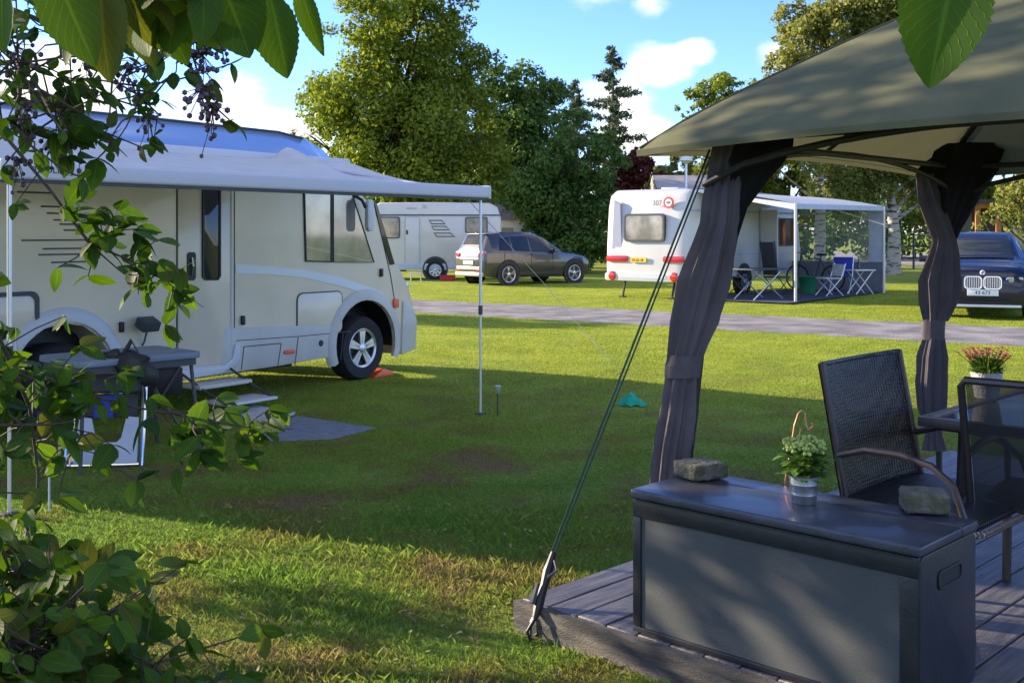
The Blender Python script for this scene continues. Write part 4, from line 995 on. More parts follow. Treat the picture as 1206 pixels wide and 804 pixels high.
# roundel + number
rd_ = MB().lathe([(.001,-.0),(.14,-.0),(.14,.02)],(.035,.50,2.32),'X',24).build('round_sticker', M['red'], cb)
MB().lathe([(.001,-.004),(.095,-.004),(.095,.01)],(.033,.50,2.32),'X',24).build('sticker_disc', M['white'], rd_)
text('sticker_text','100', .075, M['black'], rd_, (.026,.565,2.295), (PI/2,0,-PI/2), .001)
text('rear_number','307', .17, M['dgrey'], cb, (.055,.95,2.26), (PI/2,0,-PI/2), .001)
for y0 in (.5,1.9):
    MB().tube([(.35,y0,.48),(.2,y0,.02)],.03,6).b6(.12,.28,y0-.06,y0+.06,0,.03).build('corner_steady', M['black'], cb)
mb = MB().lathe([(.001,-.02),(.42,-.02),(.42,.0)],(3.0,0,.40),'Y',28).build('wheel_well', M['black'], cb)
wheel(cb, 3.0, -.03, .33, .21, .2, -1, 8)
# side : bands, door, window
MB().b6(.15,6.2,-.012,.0,2.12,2.16).b6(.15,6.0,-.012,.0,1.03,1.06).build('side_stripe', M['panelgrey'], cb)
cwin(cb, 1.2,2.2,1.3,1.95)
cwin(cb, 5.05,6.0,1.25,1.98)
dd_ = MB().prism(rrect(3.95,4.6,.5,2.25,.05), fz, -.02,.0).build('open_door', M['cwhite'], cb, bevel=.01)
MB().prism(rrect(4.08,4.42,.55,2.2,.05), fz, -.03,-.015).build('doorway', M['black'], dd_)
MB().b6(3.9,3.98,-.5,-.02,.6,2.2).build('door_leaf', M['cwhite'], dd_, bevel=.01)
# roof items
MB().b6(1.2,1.7,.9,1.4,2.66,2.74).build('roof_hatch', M['panelgrey'], cb, bevel=.02)
# awning : local coordinates
def W2C(p): q = Vector(p)-c2l; return Vector((q.x*c2d.x+q.y*c2d.y, -q.x*c2d.y+q.y*c2d.x, q.z))
f1 = W2C(G(937,357)); f2 = W2C(G(1041,345)); f1.z = 2.26; f2.z = 2.30
h1 = Vector((f1.x-.1,0,2.60)); h2 = Vector((f2.x-.1,0,2.62))
vs = []; n_=16
for i in range(n_+1):
    for j in range(n_+1):
        a = h1.lerp(h2,i/n_); b = f1.lerp(f2,i/n_); p = a.lerp(b,j/n_); p.z += .05*math.sin(PI*j/n_)-.03*math.sin(PI*i/n_)*(j/n_); vs.append(p)
aw = MB().add(vs,[(i*(n_+1)+j,(i+1)*(n_+1)+j,(i+1)*(n_+1)+j+1,i*(n_+1)+j+1) for i in range(n_) for j in range(n_)]).build('awning_roof', mat('grey_awning',(.42,.44,.46),.8), cb, smooth=True)
dz = Vector((0,0,-.12)); MB().add([f1,f2,f2+dz,f1+dz],[(0,1,2,3)]).build('awning_valance', M['panelgrey'], aw)
MB().add([h1+(f1-h1)*.0,f1,f1+dz*1.2,h1+dz*.2],[(0,1,2,3)]).build('awning_edge', M['white'], aw)
for f_ in (f1,f2): MB().tube([(f_.x,f_.y,0),(f_.x,f_.y,f_.z)],.035,8).build('awning_pole', M['white'], cb)
mid = f1.lerp(f2,.98)
# far end wall with clear panel
he = Vector((h2.x,0,0)); fe = Vector((f2.x,f2.y,0))
def wallp(t,z): p = he.lerp(fe,t); return (p.x,p.y,z)
MB().add([wallp(0,.05),wallp(1,.05),wallp(1,.82),wallp(0,.82)],[(0,1,2,3)]).build('awning_wall', M['pvcgrey'], cb)
MB().add([wallp(0,.82),wallp(.86,.82),wallp(.86,2.1),wallp(0,2.2)],[(0,1,2,3)]).build('clear_window', M['pvc'], cb)
MB().add([wallp(.84,.82),wallp(1,.82),wallp(1,2.22),wallp(.84,2.26)],[(0,1,2,3)]).build('wall_edge', M['panelgrey'], cb)
MB().add([wallp(0,2.1),wallp(1,2.1),wallp(1,2.3),wallp(0,2.6)],[(0,1,2,3)]).build('wall_gable', M['pvc'], cb)
# ground sheet
def CW_(a,b,z=0): return c2l + c2d*a + Vector((-c2d.y,c2d.x,0))*b + Vector((0,0,z))
tag(MB().prism([(p.x,p.y) for p in (CW_(f1.x-.6,-2.6),CW_(f2.x+.1,-2.5),CW_(f2.x+.1,-.1),CW_(f1.x-.6,-.1))], lambda u,v,w_:(u,v,w_), .03,.045).build('groundsheet', M['navymat']), 'dark navy groundsheet under the right caravan awning','groundsheet')
def fold_chair(name, label, p, rz, col, hi=1.05, grp=None):
    t = thing(name, label, 'chair', p, rz, grp)
    MB().tube([(-.25,-.22,0),(-.25,.2,.44),(-.25,.32,hi)],.014,6).tube([(.25,-.22,0),(.25,.2,.44),(.25,.32,hi)],.014,6).tube([(-.25,.25,0),(-.25,-.2,.44)],.014,6).tube([(.25,.25,0),(.25,-.2,.44)],.014,6).build('frame', M['alu'] if col!='dgrey' else M['dgrey'], t)
    MB().box((0,0,.43),(.5,.44,.04)).build('seat', M[col], t, bevel=.01); MB().box((0,.27,(hi+.45)/2),(.5,.04,hi-.5),rx=R(-11)).build('backrest', M[col], t, bevel=.01)
    return t
def camp_table(name,label,p,rz,m,w_=.9,d_=.6,h_=.7):
    t = thing(name,label,'table',p,rz)
    MB().b6(-w_/2,w_/2,-d_/2,d_/2,h_-.03,h_).build('table_top', m, t, bevel=.008)
    for s_ in (-1,1):
        MB().tube([(-w_*.42,s_*d_*.4,0),(w_*.42,s_*d_*.4,h_-.03)],.016,6).tube([(w_*.42,s_*d_*.4,0),(-w_*.42,s_*d_*.4,h_-.03)],.016,6).build('crossed_legs', M['alu'], t)
    return t
def AG(px, py, z=.045): return G(px,py,z)
camp_table('folding_table','dark folding dining table under the right caravan awning',AG(893,352),R(40),M['dgrey'],1.3,.7,.72)
fold_chair('reclining_chair','tall dark reclining chair at the awning dining table before the doorway',AG(915,346),R(120),'dgrey',1.35)
fold_chair('camping_chair','dark camping chair left of the awning dining table',AG(873,346),R(60),'dgrey',1.05)
fold_chair('blue_camping_chair','blue camping chair with aluminium frame beside the small white table',AG(990,345),R(-30),'bluecloth',.95)
fold_chair('white_camping_chair','pale folding chair in front of the bicycle under the awning',AG(976,348),R(-75),'matlight',.8)
camp_table('white_folding_table','small white folding table with a bottle beneath the awning end wall',AG(1013,346),R(20),M['white'],.62,.45,.62)
bt = AG(1011,346); tag(MB().lathe([(.001,0),(.035,0),(.035,.16),(.012,.22),(.012,.28),(.001,.28)],(bt.x,bt.y,.62+.046),'Z',12).build('bottle', M['glass'], smooth=True),'dark bottle standing on the small white folding table','bottle')
gb_ = AG(951,345); gt_ = thing('green_tub','green plastic tub on the groundsheet by the awning pole','tub',gb_)
MB().lathe([(.001,0),(.19,0),(.24,.42),(.25,.43),(.22,.42),(.001,.35)],(0,0,0),'Z',18).build('tub_wall', M['greenplastic'], gt_, smooth=True)
# bicycle
bcp = CW_(f2.x-.9,-1.0,.045); bc = thing('bicycle','dark bicycle parked inside the awning against its end wall','bicycle',bcp,c2rz+R(85))
for x_ in (-.52,.52):
    MB().lathe([(.31,-.02),(.34,-.02),(.35,0),(.34,.02),(.31,.02),(.31,-.02)],(x_,0,.35),'Y',24).build('wheel', M['rubber'], bc, smooth=True)
MB().tube([(-.52,0,.35),(-.15,0,.85),(.42,0,.9),(.0,0,.33),(-.52,0,.35)],.018,6).tube([(-.18,0,.95),(0,0,.33)],.018,6).tube([(.52,0,.35),(.40,0,.98)],.018,6).build('frame', M['dgrey'], bc)
MB().tube([(.38,-.28,1.02),(.42,-.1,1.02),(.42,.1,1.02),(.38,.28,1.02)],.015,6).build('handlebar', M['black'], bc); MB().box((-.2,0,.97),(.26,.14,.06)).build('saddle', M['black'], bc, bevel=.02)

# ------------------------------------------------------------------ CARS
def car(name,label,loc,rz,st,paint,Wb,wheels,r=.33,rim=.22,spokes=7,rev=False):
    """stations st: (x, z_bottom, z_belt, z_top, half_belt, half_top); x forward"""
    t = thing(name,label,'car',loc,rz)
    def ring(s_):
        x,zb,zl,zt,hb,ht = s_; rise = .03
        h = [(0,zt+rise*.6),(ht*.55,zt+rise*.45),(ht*.88,zt+.0),(ht,zt-.05),(hb*.985,zl+.03),(hb,zl-.03),(hb*1.01,(zl+zb)/2+.05),(hb*.99,zb+.12),(hb*.93,zb),(0,zb)]
        pts = [(x,y,z) for y,z in h]; return pts + [(x,-y,z) for y,z in h[-2:0:-1]]
    body = MB().loft([ring(s_) for s_ in st]).build('body', paint, t, smooth=True, ang=R(28))
    def at(x):
        xs = [s_[0] for s_ in st]
        return [float(np.interp(x,xs,[s_[k] for s_ in st])) for k in range(1,6)]
    def sidept(x,v,sg,off=.008):
        zb,zl,zt,hb,ht = at(x); z = zl+.03+(zt-.05-zl-.03)*v; y = hb*.985+(ht-hb*.985)*v; return (x,sg*(y+off),z)
    def toppt(x,q,off=.008):
        zb,zl,zt,hb,ht = at(x); y = q*ht*.9; z = float(np.interp(abs(q),[0,.61,.98,1],[zt+.018,zt+.0135,zt,zt-.002])); return (x,y,z+off)
    t['_']=0; del t['_']
    return t, body, sidept, toppt, at
def sidewin(t, sidept, pts, sg, nm='side_window', m=None):
    """pts (x,v) polygon, subdivided between as a thin panel"""
    a = [sidept(x,v,sg,.010) for x,v in pts]; b = [sidept(x,v,sg,-.01) for x,v in pts]; n = len(pts)
    return MB().add(a+b,[tuple(range(n)),tuple(range(n,2*n))[::-1]]+[(i,(i+1)%n,n+(i+1)%n,n+i) for i in range(n)]).build(nm, m or M['glass'], t)
def screen(t, toppt, x0, x1, q=.86, nm='windscreen', n=6, m=None):
    vs = []
    for i in range(n+1):
        for j in range(9):
            vs.append(toppt(x0+(x1-x0)*i/n, -q+2*q*j/8, .012))
    return MB().add(vs,[(i*9+j,(i+1)*9+j,(i+1)*9+j+1,i*9+j+1) for i in range(n) for j in range(8)]).build(nm, m or M['glass'], t, smooth=True)
# SUV : rear at left facing camera-left, heads right/away
rw = G(598,336); fw = G(677,333.5); hdv = (fw-rw).normalized(); hdv = Vector((.80,.60,0)); hrz = math.atan2(hdv.y,hdv.x)
HW = .89
# rear axle centre is rw + left*HW
left = Vector((-hdv.y,hdv.x,0)); cen = rw+left*(HW-.05)
st = [(-.86,.42,.80,.86,.70,.60),(-.82,.30,.92,1.02,.80,.66),(-.78,.27,.98,1.12,.85,.68),(-.58,.25,1.0,1.50,.875,.63),(-.40,.24,1.0,1.55,.885,.61),(0,.24,.985,1.60,.89,.62),(.6,.23,.97,1.615,.89,.63),(1.1,.23,.955,1.60,.89,.63),(1.5,.23,.945,1.50,.89,.62),(1.9,.23,.94,1.26,.89,.68),(2.25,.23,.93,1.03,.885,.74),(2.6,.24,.90,.98,.875,.74),(3.0,.25,.83,.90,.85,.70),(3.3,.28,.70,.80,.76,.62),(3.4,.36,.60,.68,.62,.5)]
suv, body, sp1, tp1, _ = car('suv_car','dark graphite SUV with lit rear, parked before the white caravan',cen,hrz,st,M['suv'],HW,None)
for sg in (-1,1):
    sidewin(suv, sp1, [(-.35,.08),(.15,.06),(.15,.86),(-.2,.80)], sg); sidewin(suv, sp1, [(.2,.06),(.85,.05),(.85,.88),(.2,.87)], sg); sidewin(suv, sp1, [(.91,.05),(1.8,.06),(1.5,.86),(1.25,.9),(.91,.88)], sg)
    MB().box((.5,sg*.62,1.615),(1.4,.03,.02)).build('roof_rail', M['dgrey'], suv, bevel=.008)
    MB().box((1.75,sg*.97,1.04),(.12,.16,.12)).build('wing_mirror', M['suv'], suv, bevel=.03)
    for x_ in (.82,): MB().box((x_-.1,sg*.905,.90),(.16,.02,.025)).build('door_handle', M['suv'], suv)
    for x_ in (-.15,.88,1.72): MB().box((x_,sg*.897,.66),(.008,.012,.62)).build('door_seam', M['black'], suv)
    MB().box((1.2,sg*.90,.34),(1.6,.03,.12)).build('sill_cladding', M['black'], suv, bevel=.01)
    for x_ in (0.0,2.6):
        MB().lathe([(.001,.008*sg),(.40,.008*sg),(.425,.016*sg),(.43,-.02*sg)],(x_,sg*.893,.36),'Y',32).build('wheel_arch', M['black'], suv)
        wheel(suv, x_, sg*(.905), .335, .25, .2, sg, 5, twin=True)
screen(suv, tp1, 1.32, 2.15, nm='windscreen'); screen(suv, tp1, -.73,-.46, .84, 'rear_window')
# rear details
MB().box((-.825,0,.52),(.10,1.3,.10)).build('bumper_trim', M['suvtrim'], suv, bevel=.02)
MB().box((-.80,0,.34),(.16,1.45,.12)).build('rear_valance', M['suvtrim'], suv, bevel=.03)
MB().box((-.845,0,.80),(.05,1.0,.06)).build('chrome_strip', M['chrome'], suv, bevel=.01)
for sg in (-1,1): 
    MB().box((-.80,sg*.63,.92),(.12,.28,.13),rz=-sg*R(14)).build('tail_lamp', M['red'], suv, bevel=.02); MB().box((-.86,sg*.55,.47),(.05,.22,.05)).build('reflector', M['red'], suv, bevel=.01)
MB().box((-.88,0,.69),(.02,.52,.11)).build('number_plate', M['plate_w'], suv)
MB().box((-.50,0,1.555),(.2,1.05,.03)).build('roof_spoiler', M['suv'], suv, bevel=.01)
# BMW front facing camera
bl = P(1156,376,20.8); bl.z = 0
st = [(-4.1,.4,.8,.9,.6,.5),(-3.9,.25,.95,1.05,.85,.6),(-3.4,.22,1.0,1.48,.9,.6),(-2.6,.2,1.0,1.585,.92,.64),(-1.9,.2,1.0,1.60,.92,.66),(-1.5,.2,1.0,1.57,.92,.66),(-1.15,.2,1.0,1.42,.92,.68),(-.8,.2,1.0,1.18,.92,.73),(-.55,.2,.99,1.06,.92,.78),(-.1,.2,.95,1.02,.91,.78),(.3,.2,.86,.95,.90,.74),(.42,.22,.78,.86,.86,.70),(.52,.25,.68,.76,.76,.62),(.56,.34,.56,.64,.64,.5)]
bm_, body, sp2, tp2, _ = car('navy_car','dark navy blue car with twin grille facing the camera at the right',bl,R(-111),st,M['bmw'],.92,None)
bm_['category'] = 'car'
screen(bm_, tp2, -1.42,-.62,.88)
for sg in (-1,1):
    sidewin(bm_, sp2, [(-3.2,.1),(-2.4,.08),(-2.4,.86),(-3.0,.8)], sg); sidewin(bm_, sp2, [(-2.35,.08),(-1.1,.06),(-1.45,.86),(-2.35,.86)], sg)
    MB().box((-1.0,sg*1.02,1.08),(.14,.2,.13)).build('wing_mirror', M['bmw'], bm_, bevel=.03)
    for x_ in (-.25,-2.95):
        MB().lathe([(.001,.008*sg),(.40,.008*sg),(.41,-.02*sg)],(x_,sg*.915,.36),'Y',32).build('wheel_arch', M['black'], bm_); wheel(bm_, x_, sg*.925, .33,.22,.2,sg,7)
    # kidney grille
    kd = MB().prism(rrect(sg*.165-.145,sg*.165+.145,.575,.79,.06), lambda u,v,w_:(w_-(v-.6)*.25,u,v), .52,.59).build('grille', M['black'], bm_, bevel=.006)
    frameprism(rrect(sg*.165-.155,sg*.165+.155,.565,.80,.065), .018, lambda u,v,w_:(w_-(v-.6)*.25,u,v), .56,.605).build('grille_rim', M['chrome'], kd)
    mb = MB()
    for q in range(9): y_ = sg*.165-.12+q*.03; mb.box((.585-.02,y_,.68),(.02,.008,.19),ry=R(-14))
    mb.build('grille_bars', M['chrome'], kd)
    hl = MB().prism([(sg*.36,.66),(sg*.72,.68),(sg*.84,.78),(sg*.80,.83),(sg*.40,.78)], lambda u,v,w_:(w_-abs(u)**3*.33,u,v), .36,.555).build('headlight', M['headl'], bm_, bevel=.015)
    for q in (.48,.64): MB().lathe([(.001,.02),(.045,.02),(.055,0),(.055,-.02)],(.565-q**3*.33-.005,sg*q,.735),'X',16).build('lamp_ring', M['chrome'], hl)
    MB().prism([(sg*.5,.30),(sg*.84,.32),(sg*.84,.46),(sg*.56,.44)], lambda u,v,w_:(w_-abs(u)**3*.33,u,v), .40,.545).build('side_intake', M['black'], bm_)
    MB().prism([(sg*.48,.30),(sg*.85,.33),(sg*.85,.345),(sg*.48,.32)], lambda u,v,w_:(w_-abs(u)**3*.33,u,v), .40,.57).build('chrome_blade', M['chrome'], bm_)
MB().box((.52,0,.36),(.08,.9,.12)).build('lower_intake', M['black'], bm_, bevel=.01)
MB().box((.50,0,.255),(.16,1.3,.05)).build('front_lip', M['alu'], bm_, bevel=.012)
MB().box((.585,0,.50),(.02,.53,.115)).build('number_plate', M['plate_w'], bm_, bevel=.004)
text('plate_text','43 673', .095, M['black'], bm_, (.597,-.135,.468), (PI/2,0,PI/2), .001)
em = MB().lathe([(.001,.012),(.038,.012),(.045,0)],(.505,0,.865),'X',20).build('bonnet_emblem', M['plate_w'], bm_)
MB().add([(.519,0,.865),(.519,.03,.865),(.519,.02,.887),(.519,0,.895),(.519,-.03,.865),(.519,-.02,.843),(.519,0,.835)],[(0,1,2,3),(0,4,5,6)]).build('emblem_quarters', M['bluecloth'], em)

# ------------------------------------------------------------------ buildings behind
def house(name,label,cat,p,rz,Lh,Dh,wall_h,ridge,mw,mr):
    t = thing(name,label,cat,p,rz)
    MB().b6(-Lh/2,Lh/2,0,Dh,0,wall_h).build('wall', mw, t)
    o_=.3
    MB().add([(-Lh/2-o_,-o_,wall_h-.1),(Lh/2+o_,-o_,wall_h-.1),(Lh/2+o_,Dh/2,ridge),(-Lh/2-o_,Dh/2,ridge),(-Lh/2-o_,Dh+o_,wall_h-.1),(Lh/2+o_,Dh+o_,wall_h-.1)],[(0,1,2,3),(3,2,5,4),(0,3,4),(1,5,2)]).build('roof', mr, t)
    return t
hA = house('white_cabin','small white cabin with a faded pink roof behind the SUV','cabin',G(612,322.0),R(5),2.6,3.0,2.2,2.95,M['white'],M['roofpink'])
hA.location = P(610,300,45); hA.location.z = 0
MB().b6(-.8,-.2,-.03,0,1.0,1.8).build('window', M['glass'], hA); MB().b6(.2,.95,-.03,0,.3,1.8).build('door', M['roofgrey'], hA)
hB = house('grey_roof_hut','hut with pale grey pitched roof showing over the touring caravan','hut',(7.0,44,0),R(0),1.9,2.4,3.45,3.95,M['white'],M['roofgrey']); MB().b6(-1,.4,-.03,0,1.0,1.9).build('window', M['glass'], hB)
hC = thing('timber_cabin','orange brown timber framed porch cabin far behind the navy car','cabin',(0,0,0)); hC.location = P(1190,300,34); hC.location.z = 0; hC.rotation_euler[2] = R(-12)
for x_ in (-1.0,-.4,1.4): MB().b6(x_,x_+.14,0,.14,0,2.6).build('timber_post', M['housew'], hC)
MB().b6(-.4,1.6,.0,.1,.9,1.02).b6(-1.1,1.8,-.05,.12,2.35,2.5).build('rail', M['housew'], hC); MB().b6(-.9,1.6,1.2,3.5,0,2.4).build('wall', M['chfr'], hC); MB().b6(-1.3,2.0,-.3,3.8,2.5,2.62).build('roof', M['dgrey'], hC)
MB().b6(.1,.9,1.15,1.2,.9,2.1).build('window', M['glass_lit'], hC)
# lamp post
lq = P(808,190,40); lpst = thing('globe_lamp_post','white globe street lamp rising behind the touring caravan','street lamp',(lq.x,40,0))
MB().tube([(0,0,0),(0,0,lq.z-.1)],.05,8).build('pole', M['alu'], lpst); MB().lathe([(.001,.2),(.2,.16),(.26,.02),(.12,-.06),(.05,-.1)],(0,0,lq.z),'Z',16).build('globe', M['white'], lpst, smooth=True)
# low fence at right rear
fn = thing('wire_fence','low dark rail fence beyond the birch trunk','fence',(0,0,0)); fa = P(1030,280,50); fb = P(1125,280,47)
for z_ in (.5,1.0,1.5): MB().tube([(fa.x,fa.y,z_),(fb.x,fb.y,z_)],.035,5).build('rail', M['dgrey'], fn)
for i in range(5):
    q = fa.lerp(fb,i/4); MB().tube([(q.x,q.y,0),(q.x,q.y,1.6)],.05,6).build('fence_post', M['dgrey'], fn)

# ------------------------------------------------------------------ TREES
LM = {
 'oak': leafmat('oak_leaf', (.055,.105,.016), (.24,.30,.04), .5, posscale=.5),
 'dark': leafmat('dark_leaf', (.042,.10,.026), (.13,.215,.045), .42, posscale=.5),
 'conifer': leafmat('needle', (.05,.08,.04), (.13,.17,.08), .1, posscale=.8),
 'birch': leafmat('birch_leaf', (.11,.16,.04), (.30,.31,.08), .5, posscale=.6),
 'red': leafmat('red_leaf', (.06,.015,.015), (.16,.04,.03), .3, posscale=1),
 'near': leafmat('near_leaf', (.026,.070,.010), (.085,.165,.018), .42, .6, posscale=4, c3=(.10,.12,.018)),
}
def add_veins(m):
    t = m.node_tree; N = t.nodes; L = t.links
    at = N.new('ShaderNodeAttribute'); at.attribute_name = 'leafco'; sp = N.new('ShaderNodeSeparateColor'); L.new(at.outputs['Color'], sp.inputs[0])
    a = N.new('ShaderNodeMath'); a.operation = 'MULTIPLY_ADD'; a.inputs[1].default_value = -3.2; L.new(sp.outputs[1], a.inputs[0])
    b = N.new('ShaderNodeMath'); b.operation = 'MULTIPLY'; b.inputs[1].default_value = 9; L.new(sp.outputs[0], b.inputs[0]); L.new(b.outputs[0], a.inputs[2])
    f = N.new('ShaderNodeMath'); f.operation = 'PINGPONG'; f.inputs[1].default_value = .5; L.new(a.outputs[0], f.inputs[0])
    v = N.new('ShaderNodeMapRange'); v.inputs['From Min'].default_value = .0; v.inputs['From Max'].default_value = .10; v.inputs['To Min'].default_value = 1; v.inputs['To Max'].default_value = 0; L.new(f.outputs[0], v.inputs['Value'])
    m2 = N.new('ShaderNodeMapRange'); m2.inputs['From Min'].default_value = .03; m2.inputs['From Max'].default_value = .09; m2.inputs['To Min'].default_value = 1; m2.inputs['To Max'].default_value = 0; L.new(sp.outputs[1], m2.inputs['Value'])
    mxx = N.new('ShaderNodeMath'); mxx.operation = 'MAXIMUM'; L.new(v.outputs[0], mxx.inputs[0]); L.new(m2.outputs[0], mxx.inputs[1])
    ramp = next(n for n in N if n.type == 'VALTORGB')
    mo = N.new('ShaderNodeMixRGB'); mo.blend_type = 'MULTIPLY'; mo.inputs[0].default_value = 1
    sc2_ = N.new('ShaderNodeMapRange'); sc2_.inputs['To Min'].default_value = .9; sc2_.inputs['To Max'].default_value = 1.45; L.new(mxx.outputs[0], sc2_.inputs['Value'])
    tgt = [l.to_socket for l in list(L) if l.from_node == ramp]
    L.new(ramp.outputs[0], mo.inputs[1]); L.new(sc2_.outputs[0], mo.inputs[2])
    for s_ in tgt: L.new(mo.outputs[0], s_)
    bp = N.new('ShaderNodeBump'); bp.inputs['Strength'].default_value = .6; bp.inputs['Distance'].default_value = .002; L.new(mxx.outputs[0], bp.inputs['Height'])
    pb_ = next(n for n in N if n.type == 'BSDF_PRINCIPLED'); L.new(bp.outputs[0], pb_.inputs['Normal'])
add_veins(LM['near'])
def leafcloud(blobs, n, size, seed, flat=.8, sub=None, droop=0):
    """blobs: (centre Vector, radius). sub-clumps on every blob give uneven outline & gaps"""
    g = np.random.default_rng(seed); cs=[]; rs=[]
    tot = sum(b[1]**2 for b in blobs)
    for c,r_ in blobs:
        k = max(5,int((sub or 130)*r_**2/tot))
        d = g.normal(size=(k,3)); d /= np.linalg.norm(d,axis=1)[:,None]
        rad = r_*(.45+.55*g.random(k)**.5)
        cc = np.array(c)[None]+d*rad[:,None]*np.array([1,1,flat]); cs.append(cc); rs.append(np.full(k,1.0)*r_*.31*(.5+g.random(k)))
    cs = np.concatenate(cs); rs = np.concatenate(rs)
    pr = rs**2/np.sum(rs**2); idx = g.choice(len(cs), n, p=pr)
    d = g.normal(size=(n,3)); d /= np.linalg.norm(d,axis=1)[:,None]
    q = cs[idx]+d*(rs[idx]*(.35+.75*g.random(n)**.7))[:,None]*np.array([1,1,.75])
    if droop: q[:,2] -= droop*g.random(n)**2
    nrm = d*.7+g.normal(size=(n,3))*.55+np.array([0,0,.25]); nrm /= np.linalg.norm(nrm,axis=1)[:,None]
    ref = g.normal(size=(n,3)); a = np.cross(nrm,ref); a /= np.linalg.norm(a,axis=1)[:,None]; b = np.cross(nrm,a)
    s_ = size*(.6+.8*g.random(n))[:,None]
    V = np.stack([q-a*s_*.62, q-b*s_*.38+nrm*s_*.08, q+a*s_*.62, q+b*s_*.38+nrm*s_*.08],1)
    q2 = V[:,:,2]; V[:,:,2] = np.maximum(q2,.02)
    return V.reshape(-1,3), np.arange(n*4).reshape(n,4), cs, rs
def tree(name, label, cat, blobs_px, Y, n, size, leaf, trunk=.22, seed=1, flat=.85, bark='bark', grp=None, trunkpx=None, jit=.55, sub=None, droop=0):
    g = random.Random(seed); blobs = []
    for (px,py,r_) in blobs_px:
        rad = r_/F*Y; c = P(px,py,Y); c.y += g.uniform(-jit,jit)*rad*1.2; blobs.append((c,rad))
    cx0 = P(trunkpx if trunkpx else sum(b[0] for b in blobs_px)/len(blobs_px),HY,Y).x
    t = thing(name,label,cat,(cx0,Y,0),0,grp); o = Vector((cx0,Y,0))
    V,Fc,cs,rs = leafcloud([(c-o,r_) for c,r_ in blobs], n, size, seed, flat, sub, droop)
    npmesh('crown', V, Fc, LM[leaf], t)
    tb_ = MB(); topz = max(b[0].z for b in blobs); lowz = min(b[0].z-b[1] for b in blobs)
    h_ = topz*.92
    pts = [(0,0,0),(.05,.0,h_*.25),(-.08,.05,h_*.5),(.06,0,h_*.75),(0,0,h_)]
    tb_.tube(pts,[trunk*1.35,trunk,trunk*.7,trunk*.4,trunk*.12],10)
    for c,r_ in blobs:
        q = c-o; b0 = Vector((0,0,max(.6,min(q.z*.55,h_*.7)))); tb_.tube([b0, b0.lerp(q,.5)+Vector((0,0,-.1*r_)), q],[trunk*.38,trunk*.22,trunk*.06],6)
        for k in range(3):
            e = q+Vector((g.uniform(-1,1),g.uniform(-1,1),g.uniform(-.3,1)))*r_*.75; tb_.tube([b0.lerp(q,.7),e],[trunk*.14,.01],5)
    tb_.build('trunk', M[bark], t, smooth=True, fix=False)
    return t
tree('oak_tree','tall broad yellow green sunlit tree behind the motorhome roof','tree',[(430,120,62),(495,60,66),(480,165,80),(392,185,46),(540,150,55),(445,30,58),(555,215,50),(388,120,38),(510,-20,50),(460,215,60),(410,235,45),(540,60,45),(520,240,45),(365,160,26)],46,90000,.14,'oak',.32,3,sub=420)
tree('maple_tree','dark green rounded tree right of the tall sunlit tree','tree',[(600,140,44),(622,112,38),(575,105,34),(636,180,42),(598,205,55),(560,190,40),(625,240,45),(580,255,35),(650,150,22)],51,46000,.15,'dark',.28,4,sub=300)
tree('bushy_tree','dark green bushy shrub mass behind the SUV bonnet','bush',[(662,190,36),(640,235,44),(690,225,36),(664,280,42),(690,290,32),(672,150,26),(706,190,28),(640,300,26),(716,250,26),(700,165,22)],43,30000,.13,'dark',.16,5,sub=300)
tree('red_leaved_tree','small dark red leaved tree beside the touring caravan roof','tree',[(748,196,20),(740,214,20),(757,180,12),(765,210,16)],47,5000,.12,'red',.1,6,sub=60)
tree('hedge_tree','pale yellow green shrub behind the caravan lamp post','bush',[(785,205,18),(800,198,16),(822,208,20),(770,214,14),(845,205,20)],50,8000,.12,'birch',.12,7,sub=80)
tree('young_tree','green tree showing left above the gazebo roof','tree',[(838,112,24),(862,103,22),(815,128,20),(850,140,28),(825,165,30),(870,130,24),(845,195,30),(880,170,30)],55,14000,.15,'oak',.18,8,sub=160)
tree('birch_tree','tall loose pale green birch rising behind the gazebo roof','tree',[(948,50,34),(990,28,38),(1035,5,40),(925,82,28),(985,80,36),(1060,40,36),(940,15,26),(1010,-30,36),(900,110,26),(960,120,38),(1010,110,40),(890,175,34),(930,155,36)],47,60000,.14,'birch',.2,9,bark='birch',sub=420,jit=.8,droop=.3,trunkpx=965)
tree('birch_tree','sunlit birch with a white peeling trunk beyond the caravan awning','tree',[(1000,205,34),(1050,180,42),(1100,190,42),(1030,215,24),(1075,218,26),(1120,210,28),(1000,150,40),(1060,120,50),(1130,150,40),(975,225,20),(960,200,24)],42,60000,.115,'birch',.22,10,bark='birch',trunkpx=1052,sub=380,droop=.25)
tree('garden_tree','leafy pale green tree at the far right over the navy car','tree',[(1195,225,26),(1215,200,40),(1180,255,20),(1230,250,36),(1150,270,14),(1165,180,30),(1240,160,40)],31,14000,.10,'birch',.14,11,sub=200,trunkpx=1215)
tree('background_tree','dark green tree filling the gap left of the birch trunk','tree',[(930,235,26),(960,250,22),(905,225,26),(985,245,22),(1010,262,16),(1000,225,30),(880,215,30),(850,235,20),(920,200,28),(955,195,30),(985,190,28),(900,175,30),(790,235,20)],58,30000,.17,'oak',.2,12,sub=120)
tree('background_tree','dark green bush filling the gap right of the birch trunk','bush',[(1090,240,26),(1120,250,24),(1150,245,24),(1070,262,16),(1140,225,24),(1090,205,30),(1170,235,26)],56,20000,.16,'oak',.2,13,sub=120)
